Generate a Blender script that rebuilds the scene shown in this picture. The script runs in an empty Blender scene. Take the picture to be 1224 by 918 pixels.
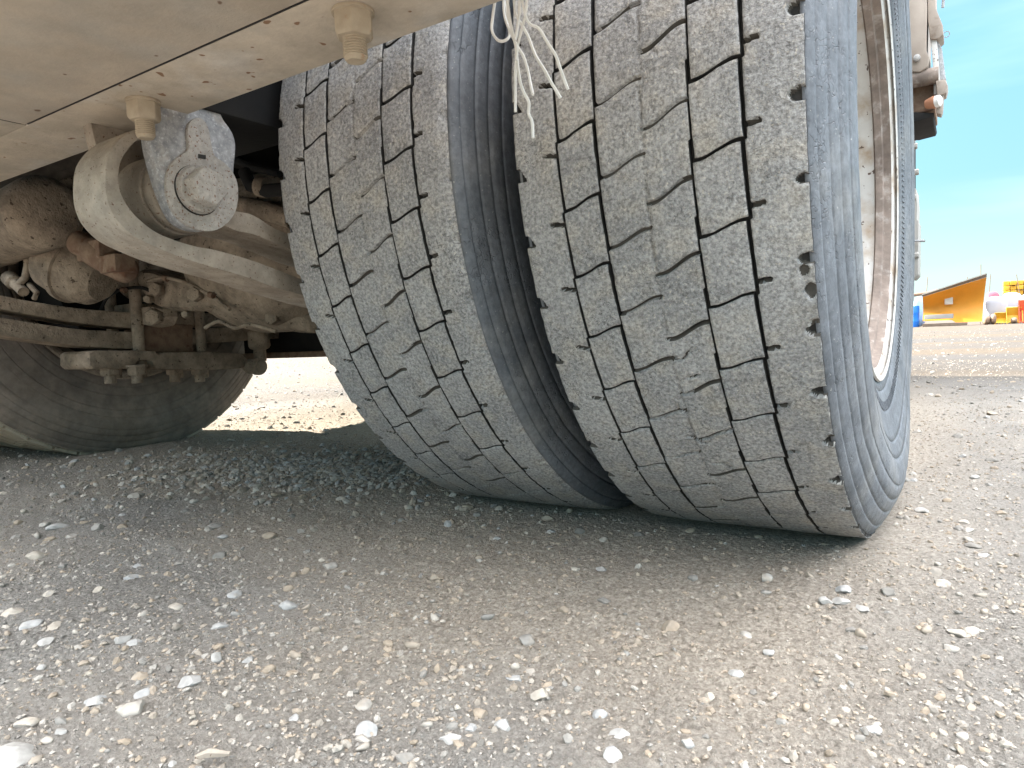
import bpy, bmesh, math, random
import numpy as np
from mathutils import Vector, Matrix

# ------------------------------------------------------------------ camera, world, sun, exposure
sc = bpy.context.scene
col = sc.collection
F_PX, YAW, PITCH, ROLL = 830.75, 0.5789, -0.0660, -0.0419
CAM = np.array([0.103, -1.101, 0.278])
PHOTO_W, PHOTO_H = 1224, 918
_F = np.array([-math.sin(YAW) * math.cos(PITCH), math.cos(YAW) * math.cos(PITCH), math.sin(PITCH)])
_R0 = np.cross(_F, [0, 0, 1]); _R0 /= np.linalg.norm(_R0)
_U0 = np.cross(_R0, _F)
_R = math.cos(ROLL) * _R0 + math.sin(ROLL) * _U0
_U = -math.sin(ROLL) * _R0 + math.cos(ROLL) * _U0
cam_data = bpy.data.cameras.new('camera')
cam_data.sensor_width = 36
cam_data.lens = F_PX / PHOTO_W * 36
cam_data.clip_start = 0.02
cam_data.clip_end = 5000
cam = bpy.data.objects.new('camera', cam_data)
cam.matrix_world = Matrix(((_R[0], _U[0], -_F[0], CAM[0]), (_R[1], _U[1], -_F[1], CAM[1]),
                           (_R[2], _U[2], -_F[2], CAM[2]), (0, 0, 0, 1)))
col.objects.link(cam)
sc.camera = cam

SUN_EL = math.radians(20)
SUN_DIR = Vector((-1.0, 0.14, 0)).normalized()          # horizontal direction towards the sun
SKY_STRENGTH, SUN_STRENGTH, EXPOSURE = 0.15, 2.1, 3.82
sv = Vector((SUN_DIR.x * math.cos(SUN_EL), SUN_DIR.y * math.cos(SUN_EL), math.sin(SUN_EL)))
sun_data = bpy.data.lights.new('sun', 'SUN')
sun_data.energy = SUN_STRENGTH
sun_data.angle = math.radians(0.5)
sun_data.color = (1.0, 0.90, 0.76)
sun = bpy.data.objects.new('sun', sun_data)
sun.rotation_euler = sv.to_track_quat('Z', 'Y').to_euler()
col.objects.link(sun)

world = bpy.data.worlds.new('World')
sc.world = world
world.use_nodes = True
wn, wl = world.node_tree.nodes, world.node_tree.links
wn.clear()
w_out = wn.new('ShaderNodeOutputWorld')
w_bg = wn.new('ShaderNodeBackground')
w_sky = wn.new('ShaderNodeTexSky')
w_sky.sky_type = 'NISHITA'
w_sky.sun_disc = False
w_sky.sun_elevation = SUN_EL
w_sky.sun_rotation = math.atan2(SUN_DIR.x, SUN_DIR.y)
w_sky.air_density = 1.0
w_sky.dust_density = 0.6
w_sky.ozone_density = 1.0
w_tc = wn.new('ShaderNodeTexCoord')
w_tint = wn.new('ShaderNodeMixRGB'); w_tint.blend_type = 'MULTIPLY'; w_tint.inputs['Fac'].default_value = 1
w_tint.inputs['Color2'].default_value = (0.131, 0.174, 0.162, 1)
w_map = wn.new('ShaderNodeMapping')
w_map.inputs['Scale'].default_value = (1.2, 1.2, 7.0)
w_map.inputs['Rotation'].default_value = (0.25, 0.16, 0.3)
w_map.inputs['Location'].default_value = (1.7, 0.4, 0.9)
w_noise = wn.new('ShaderNodeTexNoise')
w_noise.inputs['Scale'].default_value = 1.9
w_noise.inputs['Detail'].default_value = 5
w_noise.inputs['Roughness'].default_value = 0.45
w_sep = wn.new('ShaderNodeSeparateXYZ')
w_el = wn.new('ShaderNodeMapRange')                     # bright cloud added overhead, out of view, to fill the shade
w_el.inputs['From Min'].default_value = 0.36; w_el.inputs['From Max'].default_value = 0.58
w_el.inputs['To Min'].default_value = 0.0; w_el.inputs['To Max'].default_value = 0.42
w_add = wn.new('ShaderNodeMath'); w_add.operation = 'ADD'
w_rng = wn.new('ShaderNodeMapRange')
w_rng.inputs['From Min'].default_value = 0.50; w_rng.inputs['From Max'].default_value = 0.90
w_rng.inputs['To Max'].default_value = 0.95
w_mix = wn.new('ShaderNodeMixRGB')
w_mix.inputs['Color2'].default_value = (4.1, 4.1, 4.2, 1)       # low wisps and the added overhead fill cloud, in the sky's own units
wl.new(w_tc.outputs['Generated'], w_map.inputs['Vector'])
wl.new(w_map.outputs['Vector'], w_noise.inputs['Vector'])
wl.new(w_tc.outputs['Generated'], w_sep.inputs[0])
wl.new(w_sep.outputs['Z'], w_el.inputs['Value'])
wl.new(w_noise.outputs['Fac'], w_add.inputs[0]); wl.new(w_el.outputs['Result'], w_add.inputs[1])
wl.new(w_add.outputs['Value'], w_rng.inputs['Value'])
w_th = wn.new('ShaderNodeMapRange')                     # only faint wisps low in the sky
w_th.inputs['From Min'].default_value = 0.34; w_th.inputs['From Max'].default_value = 0.60
w_th.inputs['To Min'].default_value = 0.06; w_th.inputs['To Max'].default_value = 1.0
w_mu = wn.new('ShaderNodeMath'); w_mu.operation = 'MULTIPLY'
wl.new(w_sep.outputs['Z'], w_th.inputs['Value'])
wl.new(w_rng.outputs['Result'], w_mu.inputs[0]); wl.new(w_th.outputs['Result'], w_mu.inputs[1])
wl.new(w_mu.outputs['Value'], w_mix.inputs['Fac'])
wl.new(w_sky.outputs['Color'], w_tint.inputs['Color1'])
w_lo = wn.new('ShaderNodeMapRange')                     # the model's horizon is too white for this clear air
w_lo.inputs['From Min'].default_value = 0.02; w_lo.inputs['From Max'].default_value = 0.32
w_lo.inputs['To Min'].default_value = 0.40; w_lo.inputs['To Max'].default_value = 1.0
w_lm = wn.new('ShaderNodeMixRGB'); w_lm.blend_type = 'MULTIPLY'; w_lm.inputs['Fac'].default_value = 1
wl.new(w_sep.outputs['Z'], w_lo.inputs['Value'])
wl.new(w_tint.outputs['Color'], w_lm.inputs['Color1']); wl.new(w_lo.outputs['Result'], w_lm.inputs['Color2'])
wl.new(w_lm.outputs['Color'], w_mix.inputs['Color1'])
w_hz = wn.new('ShaderNodeMapRange')                     # white haze low over the yard
w_hz.inputs['From Min'].default_value = 0.01; w_hz.inputs['From Max'].default_value = 0.17
w_hz.inputs['To Min'].default_value = 0.85; w_hz.inputs['To Max'].default_value = 0.0
w_hm = wn.new('ShaderNodeMixRGB'); w_hm.inputs['Color2'].default_value = (0.47, 0.585, 0.60, 1)
wl.new(w_sep.outputs['Z'], w_hz.inputs['Value'])
wl.new(w_hz.outputs['Result'], w_hm.inputs['Fac'])
wl.new(w_mix.outputs['Color'], w_hm.inputs['Color1'])
wl.new(w_hm.outputs['Color'], w_bg.inputs['Color'])
w_bg.inputs['Strength'].default_value = SKY_STRENGTH
wl.new(w_bg.outputs['Background'], w_out.inputs['Surface'])

sc.view_settings.view_transform = 'Standard'
sc.view_settings.look = 'None'
sc.view_settings.gamma = 1
sc.view_settings.use_curve_mapping = False
sc.view_settings.exposure = EXPOSURE
sc.render.engine = 'CYCLES'
sc.cycles.max_bounces = 8
sc.cycles.diffuse_bounces = 5
sc.cycles.glossy_bounces = 3

rng = np.random.default_rng(7)
random.seed(7)


# ------------------------------------------------------------------ small tools
def at(u, v, axis, val):
    """world point where the photo's pixel (u, v) meets the plane axis = val"""
    d = _F + _R * (u - PHOTO_W / 2) / F_PX - _U * (v - PHOTO_H / 2) / F_PX
    k = 'xyz'.index(axis)
    return CAM + d * ((val - CAM[k]) / d[k])


def _hash(ix, iy, iz, seed):
    h = (ix.astype(np.int64) * 374761393 + iy.astype(np.int64) * 668265263
         + iz.astype(np.int64) * 2147483647 + seed * 974711) & 0xFFFFFFFF
    h = ((h ^ (h >> 13)) * 1274126177) & 0xFFFFFFFF
    h = ((h ^ (h >> 16)) * 2246822519) & 0xFFFFFFFF
    return ((h ^ (h >> 15)) & 0xFFFFFF) / float(0xFFFFFF) * 2 - 1


def noise(P, scale, seed=0, octaves=1, gain=0.5):
    """value noise in -1..1 on an (n,2) or (n,3) array"""
    P = np.asarray(P, float)
    if P.shape[1] == 2:
        P = np.column_stack([P, np.zeros(len(P))])
    tot = np.zeros(len(P)); a = 1.0; s = scale; norm = 0
    for o in range(octaves):
        Q = P * s + 13.7 * o + 101.3
        I = np.floor(Q); f = Q - I; f = f * f * (3 - 2 * f)
        I = I.astype(np.int64)
        v = 0
        for dz in (0, 1):
            wz = f[:, 2] if dz else 1 - f[:, 2]
            for dy in (0, 1):
                wy = f[:, 1] if dy else 1 - f[:, 1]
                for dx in (0, 1):
                    wx = f[:, 0] if dx else 1 - f[:, 0]
                    v = v + wx * wy * wz * _hash(I[:, 0] + dx, I[:, 1] + dy, I[:, 2] + dz, seed + o)
        tot += a * v; norm += a
        a *= gain; s *= 2.03
    return tot / norm


def np_mesh(name, V, Fc, smooth=True, mat_idx=None, attr=None):
    """V (n,3), Fc (m,3) or (m,4)"""
    V = np.asarray(V, np.float32); Fc = np.asarray(Fc, np.int32)
    me = bpy.data.meshes.new(name)
    k = Fc.shape[1]
    me.vertices.add(len(V)); me.vertices.foreach_set('co', V.ravel())
    me.loops.add(Fc.size); me.loops.foreach_set('vertex_index', Fc.ravel())
    me.polygons.add(len(Fc))
    me.polygons.foreach_set('loop_start', np.arange(0, Fc.size, k, dtype=np.int32))
    me.polygons.foreach_set('loop_total', np.full(len(Fc), k, dtype=np.int32))
    me.polygons.foreach_set('use_smooth', np.full(len(Fc), smooth))
    if mat_idx is not None:
        me.polygons.foreach_set('material_index', np.asarray(mat_idx, np.int32))
    if attr is not None:
        for an, av in attr.items():
            a = me.attributes.new(an, 'FLOAT', 'POINT')
            a.data.foreach_set('value', np.asarray(av, np.float32))
    me.update(calc_edges=True)
    return me


def grid_faces(nr, nc, wrap=False):
    i = np.arange(nr - 1)[:, None]; j = np.arange(nc if wrap else nc - 1)[None, :]
    j2 = (j + 1) % nc
    a = i * nc + j; b = i * nc + j2; c = (i + 1) * nc + j2; d = (i + 1) * nc + j
    return np.stack([a, b, c, d], -1).reshape(-1, 4)


def add(name, me, mats, parent=None, label=None, cat=None, group=None, kind=None):
    o = bpy.data.objects.new(name, me)
    col.objects.link(o)
    if me is not None:
        for m in (mats if isinstance(mats, (list, tuple)) else [mats]):
            me.materials.append(m)
    if parent is not None:
        o.parent = parent
    for k, v in (('label', label), ('category', cat), ('group', group), ('kind', kind)):
        if v: o[k] = v
    return o


def empty(name, loc, label, cat, group=None):
    o = bpy.data.objects.new(name, None)
    o.location = loc
    o.empty_display_size = 0.1
    col.objects.link(o)
    o['label'] = label; o['category'] = cat
    if group: o['group'] = group
    return o


def finish_bm(name, bm, mats, parent, bevel=0.0, smooth_angle=40, jitter=0.0, **kw):
    bmesh.ops.recalc_face_normals(bm, faces=bm.faces)
    if bevel > 0:
        ed = [e for e in bm.edges if len(e.link_faces) == 2 and e.calc_face_angle(0) > math.radians(38)]
        if ed:
            bmesh.ops.bevel(bm, geom=ed, offset=bevel, segments=2, profile=0.6, affect='EDGES', clamp_overlap=True)
    me = bpy.data.meshes.new(name)
    bm.to_mesh(me); bm.free()
    for p in me.polygons: p.use_smooth = True
    me.set_sharp_from_angle(angle=math.radians(smooth_angle))
    inv = parent.matrix_basis.inverted() if parent is not None and parent.parent is None else None
    if parent is not None:
        base = Vector(parent.location)
        if parent.parent is not None: base = base + Vector(parent.parent.location)
        if base.length > 0: me.transform(Matrix.Translation(-base))
    return add(name, me, mats, parent, **kw)


def box_bm(lo, hi, bm=None):
    bm = bm or bmesh.new()
    x0, y0, z0 = lo; x1, y1, z1 = hi
    v = [bm.verts.new(c) for c in ((x0, y0, z0), (x1, y0, z0), (x1, y1, z0), (x0, y1, z0),
                                   (x0, y0, z1), (x1, y0, z1), (x1, y1, z1), (x0, y1, z1))]
    for f in ((0, 3, 2, 1), (4, 5, 6, 7), (0, 1, 5, 4), (1, 2, 6, 5), (2, 3, 7, 6), (3, 0, 4, 7)):
        bm.faces.new([v[i] for i in f])
    return bm


def box(name, lo, hi, m, parent, bevel=0.003, **kw):
    return finish_bm(name, box_bm(lo, hi), m, parent, bevel, **kw)


def prism_bm(poly, x0, x1, bm=None):
    """poly: list of (y,z); extruded in x"""
    bm = bm or bmesh.new()
    a = [bm.verts.new((x0, y, z)) for y, z in poly]
    b = [bm.verts.new((x1, y, z)) for y, z in poly]
    n = len(poly)
    bm.faces.new(a); bm.faces.new(b[::-1])
    for i in range(n):
        bm.faces.new((a[i], b[i], b[(i + 1) % n], a[(i + 1) % n]))
    return bm


def smooth_poly(pts, n=3, closed=True):
    """Catmull-Rom through the points"""
    P = [np.array(p, float) for p in pts]; out = []
    N = len(P)
    rngi = range(N) if closed else range(N - 1)
    for i in rngi:
        p0 = P[(i - 1) % N] if closed or i > 0 else P[i]
        p1 = P[i]; p2 = P[(i + 1) % N]
        p3 = P[(i + 2) % N] if closed or i + 2 < N else p2
        for k in range(n):
            t = k / n
            out.append(0.5 * ((2 * p1) + (-p0 + p2) * t + (2 * p0 - 5 * p1 + 4 * p2 - p3) * t * t + (-p0 + 3 * p1 - 3 * p2 + p3) * t ** 3))
    if not closed: out.append(P[-1])
    return [tuple(p) for p in out]


def plane_poly(px, x):
    """photo pixels to (y,z) on the plane at x"""
    return [tuple(at(u, v, 'x', x)[1:]) for u, v in px]


def lathe_bm(profile, center, axis=(1, 0, 0), seg=40, bm=None, phase=0.0, closed=True):
    """profile: list of (along, radius)"""
    bm = bm or bmesh.new()
    ax = Vector(axis).normalized()
    t = Vector((0, 0, 1)) if abs(ax.z) < 0.9 else Vector((0, 1, 0))
    e1 = (t - ax * t.dot(ax)).normalized(); e2 = ax.cross(e1)
    c = Vector([float(q) for q in center])
    rings = []
    for s, r in profile:
        if r < 1e-6:
            rings.append([bm.verts.new(c + ax * s)])
        else:
            rings.append([bm.verts.new(c + ax * s + (e1 * math.cos(a) + e2 * math.sin(a)) * r)
                          for a in (phase + 2 * math.pi * k / seg for k in range(seg))])
    for A, B in zip(rings, rings[1:]):
        for k in range(seg):
            k2 = (k + 1) % seg
            if len(A) == 1 and len(B) == 1: continue
            if len(A) == 1: bm.faces.new((A[0], B[k], B[k2]))
            elif len(B) == 1: bm.faces.new((A[k], B[0], A[k2]))
            else: bm.faces.new((A[k], B[k], B[k2], A[k2]))
    if closed:
        if len(rings[0]) > 1: bm.faces.new(rings[0])
        if len(rings[-1]) > 1: bm.faces.new(rings[-1][::-1])
    return bm


def lathe(name, profile, center, m, parent, axis=(1, 0, 0), seg=40, bevel=0.0, phase=0.0, closed=True, **kw):
    return finish_bm(name, lathe_bm(profile, center, axis, seg, None, phase, closed), m, parent, bevel, **kw)


def tube_bm(path, r, seg=10, bm=None, taper=None):
    bm = bm or bmesh.new()
    P = [Vector([float(c) for c in p]) for p in path]
    prev = None; rings = []
    for i, p in enumerate(P):
        d = (P[min(i + 1, len(P) - 1)] - P[max(i - 1, 0)]).normalized()
        if prev is None:
            t = Vector((0, 0, 1)) if abs(d.z) < 0.9 else Vector((1, 0, 0))
            prev = (t - d * t.dot(d)).normalized()
        else:
            prev = (prev - d * prev.dot(d)).normalized()
        e2 = d.cross(prev)
        rr = r if taper is None else r * taper[i]
        rings.append([bm.verts.new(p + (prev * math.cos(a) + e2 * math.sin(a)) * rr)
                      for a in (2 * math.pi * k / seg for k in range(seg))])
    for A, B in zip(rings, rings[1:]):
        for k in range(seg):
            bm.faces.new((A[k], B[k], B[(k + 1) % seg], A[(k + 1) % seg]))
    bm.faces.new(rings[0]); bm.faces.new(rings[-1][::-1])
    return bm


def tube(name, path, r, m, parent, seg=10, **kw):
    return finish_bm(name, tube_bm(path, r, seg), m, parent, **kw)


def hexhead_bm(center, axis, r, h, bm=None, phase=0.0, chamfer=0.12):
    return lathe_bm([(0, r), (h * (1 - chamfer * 1.5), r), (h, r * (1 - chamfer))], center, axis, 6, bm, phase)


# ------------------------------------------------------------------ materials
def mat(name, c1, c2, scale=6.0, rough=0.8, c3=None, t3=(0.55, 0.7), s3=3.0, specks=None, s_sp=90.0, t_sp=0.68,
        bump=0.3, b_scale=200.0, b_dist=0.001, metallic=0.0, streak=None, attr=None, spec=0.3, detail=8.0, b2=None, fine=None, cracks=None):
    m = bpy.data.materials.new(name)
    m.use_nodes = True
    n, l = m.node_tree.nodes, m.node_tree.links
    bs = n['Principled BSDF']
    bs.inputs['Roughness'].default_value = rough
    bs.inputs['Metallic'].default_value = metallic
    bs.inputs['Specular IOR Level'].default_value = spec
    tc = n.new('ShaderNodeTexCoord')
    vec = tc.outputs['Object']
    if streak:
        mp = n.new('ShaderNodeMapping'); mp.inputs['Scale'].default_value = streak
        l.new(vec, mp.inputs['Vector']); svec = mp.outputs['Vector']
    else:
        svec = vec

    def nz(v, s, d=detail, ro=0.6):
        t = n.new('ShaderNodeTexNoise'); t.inputs['Scale'].default_value = s
        t.inputs['Detail'].default_value = d; t.inputs['Roughness'].default_value = ro
        l.new(v, t.inputs['Vector']); return t.outputs['Fac']

    def ramp(f, a, b):
        r = n.new('ShaderNodeMapRange'); r.inputs['From Min'].default_value = a; r.inputs['From Max'].default_value = b
        l.new(f, r.inputs['Value']); return r.outputs['Result']

    def mix(f, a, b):
        x = n.new('ShaderNodeMixRGB'); l.new(f, x.inputs['Fac'])
        for s, v in ((x.inputs['Color1'], a), (x.inputs['Color2'], b)):
            if isinstance(v, tuple): s.default_value = (*v, 1)
            else: l.new(v, s)
        return x.outputs['Color']
    c = mix(ramp(nz(svec, scale), 0.3, 0.7), tuple(c1), tuple(c2))
    if c3: c = mix(ramp(nz(vec, s3), t3[0], t3[1]), c, tuple(c3))
    if specks: c = mix(ramp(nz(vec, s_sp, 2.0, 0.5), t_sp, t_sp + 0.03), c, tuple(specks))
    if attr:
        an = n.new('ShaderNodeAttribute'); an.attribute_name = attr[0]
        c = mix(an.outputs['Fac'], c, tuple(attr[1]))
    if fine:
        x = n.new('ShaderNodeMixRGB'); x.blend_type = 'MULTIPLY'; x.inputs['Fac'].default_value = 1
        r = n.new('ShaderNodeMapRange'); r.inputs['From Min'].default_value = 0.36; r.inputs['From Max'].default_value = 0.64
        r.inputs['To Min'].default_value = fine[1]; r.inputs['To Max'].default_value = fine[2]
        l.new(nz(vec, fine[0], 4.0, 0.7), r.inputs['Value'])
        l.new(c, x.inputs['Color1']); l.new(r.outputs['Result'], x.inputs['Color2'])
        c = x.outputs['Color']
    l.new(c, bs.inputs['Base Color'])
    if bump:
        bp = n.new('ShaderNodeBump'); bp.inputs['Strength'].default_value = bump
        bp.inputs['Distance'].default_value = b_dist
        l.new(nz(vec, b_scale, 5.0, 0.65), bp.inputs['Height'])
        if b2:
            bp2 = n.new('ShaderNodeBump'); bp2.inputs['Strength'].default_value = b2[1]
            bp2.inputs['Distance'].default_value = b2[2]
            l.new(nz(vec, b2[0], 4.0, 0.6), bp2.inputs['Height'])
            l.new(bp2.outputs['Normal'], bp.inputs['Normal'])
        if cracks:
            vo = n.new('ShaderNodeTexVoronoi'); vo.feature = 'DISTANCE_TO_EDGE'; vo.inputs['Scale'].default_value = cracks[0]
            wv = n.new('ShaderNodeMixRGB'); wv.inputs['Fac'].default_value = 0.06
            nt = n.new('ShaderNodeTexNoise'); nt.inputs['Scale'].default_value = cracks[0] * 1.6
            l.new(vec, nt.inputs['Vector']); l.new(vec, wv.inputs['Color1']); l.new(nt.outputs['Color'], wv.inputs['Color2'])
            l.new(wv.outputs['Color'], vo.inputs['Vector'])
            ed = ramp(vo.outputs['Distance'], 0.0, 0.035)
            mk = ramp(nz(vec, cracks[0] * 0.35, 2.0), 0.50, 0.58)
            mx = n.new('ShaderNodeMath'); mx.operation = 'MAXIMUM'
            iv = n.new('ShaderNodeMath'); iv.operation = 'SUBTRACT'; iv.inputs[0].default_value = 1.0
            l.new(mk, iv.inputs[1]); l.new(iv.outputs[0], mx.inputs[0]); l.new(ed, mx.inputs[1])
            bp3 = n.new('ShaderNodeBump'); bp3.inputs['Strength'].default_value = 0.8; bp3.inputs['Distance'].default_value = cracks[1]
            l.new(mx.outputs[0], bp3.inputs['Height']); l.new(bp3.outputs['Normal'], (bp2 if b2 else bp).inputs['Normal'])
        l.new(bp.outputs['Normal'], bs.inputs['Normal'])
    return m


M = {}
M['tread'] = mat('worn_tread_rubber', (0.305, 0.305, 0.308), (0.455, 0.450, 0.445), 13, 0.9, c3=(0.46, 0.43, 0.385), t3=(0.48, 0.72), s3=34,
                 specks=(0.52, 0.49, 0.44), s_sp=430, t_sp=0.64, bump=1.0, b_scale=520, b_dist=0.0016, b2=(150, 0.75, 0.0030), fine=(300, 0.56, 1.28), cracks=(55, 0.0014))
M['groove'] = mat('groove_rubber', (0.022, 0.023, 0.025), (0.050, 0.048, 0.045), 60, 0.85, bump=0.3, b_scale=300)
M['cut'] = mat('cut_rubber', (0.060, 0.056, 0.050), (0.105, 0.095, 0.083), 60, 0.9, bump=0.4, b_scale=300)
M['side'] = mat('sidewall_rubber', (0.095, 0.105, 0.120), (0.165, 0.178, 0.198), 14, 0.6, c3=(0.25, 0.248, 0.240), t3=(0.5, 0.8), s3=9,
                specks=(0.30, 0.30, 0.29), s_sp=300, t_sp=0.70, bump=0.6, b_scale=260, b_dist=0.0009, spec=0.45, fine=(110, 0.78, 1.16), b2=(60, 0.3, 0.002), cracks=(38, 0.0010))
M['side_dusty'] = mat('dusty_sidewall_rubber', (0.13, 0.112, 0.096), (0.24, 0.200, 0.165), 8, 0.9, c3=(0.24, 0.19, 0.145), t3=(0.5, 0.8), s3=5, bump=0.5, fine=(30, .8, 1.15))
M['tread_dusty'] = mat('dusty_far_tread_rubber', (0.30, 0.26, 0.20), (0.42, 0.37, 0.29), 12, 0.95, c3=(0.12, 0.1, 0.08), t3=(0.6, 0.75), s3=30, bump=0.5)
M['rim'] = mat('dirty_rim_paint', (0.50, 0.49, 0.47), (0.62, 0.61, 0.58), 10, 0.5, c3=(0.33, 0.24, 0.16), t3=(0.46, 0.70), s3=18,
               specks=(0.09, 0.055, 0.04), s_sp=120, t_sp=0.665, bump=0.3, b_scale=150, spec=0.5)
M['rust'] = mat('rusty_rim_gutter', (0.17, 0.135, 0.115), (0.30, 0.245, 0.21), 20, 0.8, c3=(0.46, 0.43, 0.40), t3=(0.55, 0.75), s3=40, fine=(25, .8, 1.2),
                bump=0.5, b_scale=140)
M['plate'] = mat('dusty_plate_paint', (0.45, 0.380, 0.300), (0.54, 0.460, 0.370), 3.5, 0.8, c3=(0.47, 0.425, 0.365), t3=(0.5, 0.7), s3=8,
                 specks=(0.20, 0.13, 0.09), s_sp=42, t_sp=0.715, bump=0.4, b_scale=350, b_dist=0.0008, streak=(1, 2.6, 1), b2=(45, 0.4, 0.002), fine=(14, 0.88, 1.08))
M['flange'] = mat('dusty_flange_paint', (0.46, 0.390, 0.305), (0.55, 0.480, 0.395), 5, 0.75, c3=(0.58, 0.535, 0.475), t3=(0.5, 0.72), s3=14,
                  specks=(0.24, 0.14, 0.085), s_sp=58, t_sp=0.685, bump=0.45, b_scale=300, b_dist=0.0008, b2=(50, 0.4, 0.002), fine=(18, 0.85, 1.12))
M['bolt'] = mat('dusty_zinc', (0.38, 0.31, 0.225), (0.48, 0.405, 0.305), 60, 0.7, c3=(0.40, 0.25, 0.15), t3=(0.62, 0.72), s3=90, bump=0.3, b_scale=300)
M['spring'] = mat('dusty_spring_paint', (0.30, 0.25, 0.20), (0.42, 0.365, 0.30), 14, 0.8, c3=(0.46, 0.42, 0.365), t3=(0.5, 0.75), s3=6,
                  specks=(0.19, 0.12, 0.085), s_sp=300, t_sp=0.66, bump=0.5, b_scale=380, b_dist=0.0010, fine=(40, .80, 1.14), b2=(70, .45, .0018))
M['bracket'] = mat('blue_grey_bracket_paint', (0.33, 0.34, 0.36), (0.44, 0.445, 0.455), 30, 0.7, c3=(0.50, 0.46, 0.41), t3=(0.5, 0.7), s3=18,
                   specks=(0.55, 0.56, 0.57), s_sp=320, t_sp=0.60, fine=(120, .75, 1.15), bump=0.6, b_scale=240, b_dist=0.001)
M['keeper'] = mat('speckled_keeper_paint', (0.38, 0.355, 0.325), (0.48, 0.45, 0.41), 24, 0.7, specks=(0.22, 0.125, 0.085), s_sp=330, t_sp=0.625, fine=(160, .82, 1.14), b2=(90, .4, .001),
                  bump=0.35, b_scale=300, b_dist=0.0007)
M['under'] = mat('dusty_brown_casting', (0.25, 0.200, 0.152), (0.37, 0.300, 0.228), 12, 0.9, c3=(0.42, 0.34, 0.26), t3=(0.5, 0.75), s3=7,
                 specks=(0.10, 0.075, 0.055), s_sp=110, t_sp=0.66, bump=0.8, b_scale=120, b_dist=0.003, fine=(22, .62, 1.22), b2=(30, .5, .006))
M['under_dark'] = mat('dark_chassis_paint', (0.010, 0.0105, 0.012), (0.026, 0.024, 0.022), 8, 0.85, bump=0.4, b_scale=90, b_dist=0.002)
M['under_rust'] = mat('rusty_brown_steel', (0.17, 0.10, 0.07), (0.30, 0.22, 0.155), 45, 0.85, c3=(0.16, 0.085, 0.055), t3=(0.55, 0.65), s3=28, bump=0.5, b_scale=120, b_dist=0.002)
M['black'] = mat('gap_black', (0.018, 0.018, 0.018), (0.04, 0.038, 0.035), 10, 0.7, bump=0.2)  # near-black fill standing for the dark of seams, slot and washer gap
M['twine'] = mat('white_twine_fibre', (0.72, 0.71, 0.68), (0.82, 0.81, 0.78), 80, 0.8, bump=0.3, b_scale=900)
M['body'] = mat('grey_body_paint', (0.30, 0.29, 0.27), (0.40, 0.385, 0.36), 3, 0.6, bump=0.1)
M['equip'] = mat('dusty_equipment_paint', (0.30, 0.25, 0.21), (0.42, 0.36, 0.31), 8, 0.6, c3=(0.16, 0.11, 0.08), t3=(0.55, 0.7), s3=14, bump=0.3)


# ------------------------------------------------------------------ ground
def ground_h(P):
    h = 0.010 * noise(P, 0.9, 1, 2) + 0.006 * noise(P, 4.5, 5, 2) + 0.0032 * noise(P, 17, 9, 2)
    near = np.exp(-((P[:, 0] + 0.3) ** 2 + (P[:, 1] + 0.5) ** 2) / 12.0)
    h = h + near * (0.0026 * noise(P, 60, 15, 2) + 0.0030 * np.abs(noise(P, 150, 21, 2)) + 0.0012 * noise(P, 420, 25, 1))
    # flat where the tyres press, gentle bank of loose gravel ahead of them
    for cx, hw in ((-0.31, 0.36), (-2.1, 0.36)):
        k = np.exp(-(P[:, 1] / 0.22) ** 4) * np.exp(-(np.maximum(np.abs(P[:, 0] - cx) - hw, 0) / 0.08) ** 2)
        h = h * (1 - 0.92 * k) - 0.001 * k
    k = np.exp(-(((P[:, 0] + 1.15) * 0.8) ** 2 + ((P[:, 1] - 0.05) * 2.6) ** 2) * 1.6)
    h = h + 0.016 * k
    return h


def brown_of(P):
    """1 = fine brown trodden soil with truck shade in its tone, 0 = grey crushed stone"""
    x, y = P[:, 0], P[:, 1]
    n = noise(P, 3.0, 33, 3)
    # band of brown soil, partly the truck's shade put into colour, its near edge running slantwise
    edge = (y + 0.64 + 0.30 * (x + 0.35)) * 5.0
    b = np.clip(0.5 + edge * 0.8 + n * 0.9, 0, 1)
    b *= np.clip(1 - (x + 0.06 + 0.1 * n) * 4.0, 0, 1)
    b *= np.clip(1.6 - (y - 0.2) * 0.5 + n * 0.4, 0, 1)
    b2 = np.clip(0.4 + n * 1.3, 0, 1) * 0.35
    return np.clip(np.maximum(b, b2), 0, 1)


def build_ground():
    az0, az1 = -22, 88
    az = np.concatenate([np.arange(az0, az1, 0.145), np.arange(az1, 360 + az0, 4.0)])
    inv = np.concatenate([[40.0], np.linspace(3.0, 0.012, 430), [0.005, 0.002, 0.0009]])
    r = 1 / inv
    A, Rr = np.meshgrid(np.radians(az), r)
    X = CAM[0] - np.sin(A) * Rr; Y = CAM[1] + np.cos(A) * Rr
    P = np.column_stack([X.ravel(), Y.ravel()])
    h = ground_h(P)
    h[Rr.ravel() > 40] *= 0.3
    V = np.column_stack([P, h])
    Fc = grid_faces(len(r), len(az), wrap=True)
    n0 = len(V)
    # close the hole round the centre
    c = np.array([[CAM[0], CAM[1], 0.0]])
    V = np.vstack([V, c])
    nc = len(az)
    i = np.arange(nc)
    tri = np.stack([np.full(nc, n0), (i + 1) % nc, i, i], -1)
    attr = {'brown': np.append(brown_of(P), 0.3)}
    me = np_mesh('ground', V, Fc[:, ::-1] if False else Fc, True, None, attr)
    bm = bmesh.new(); bm.from_mesh(me)
    bm.verts.ensure_lookup_table()
    for k in range(nc):
        bm.faces.new((bm.verts[n0], bm.verts[k], bm.verts[(k + 1) % nc]))
    bm.to_mesh(me); bm.free()
    return me


gm = bpy.data.materials.new('gravel_ground'); gm.use_nodes = True
gn, gl = gm.node_tree.nodes, gm.node_tree.links


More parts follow.
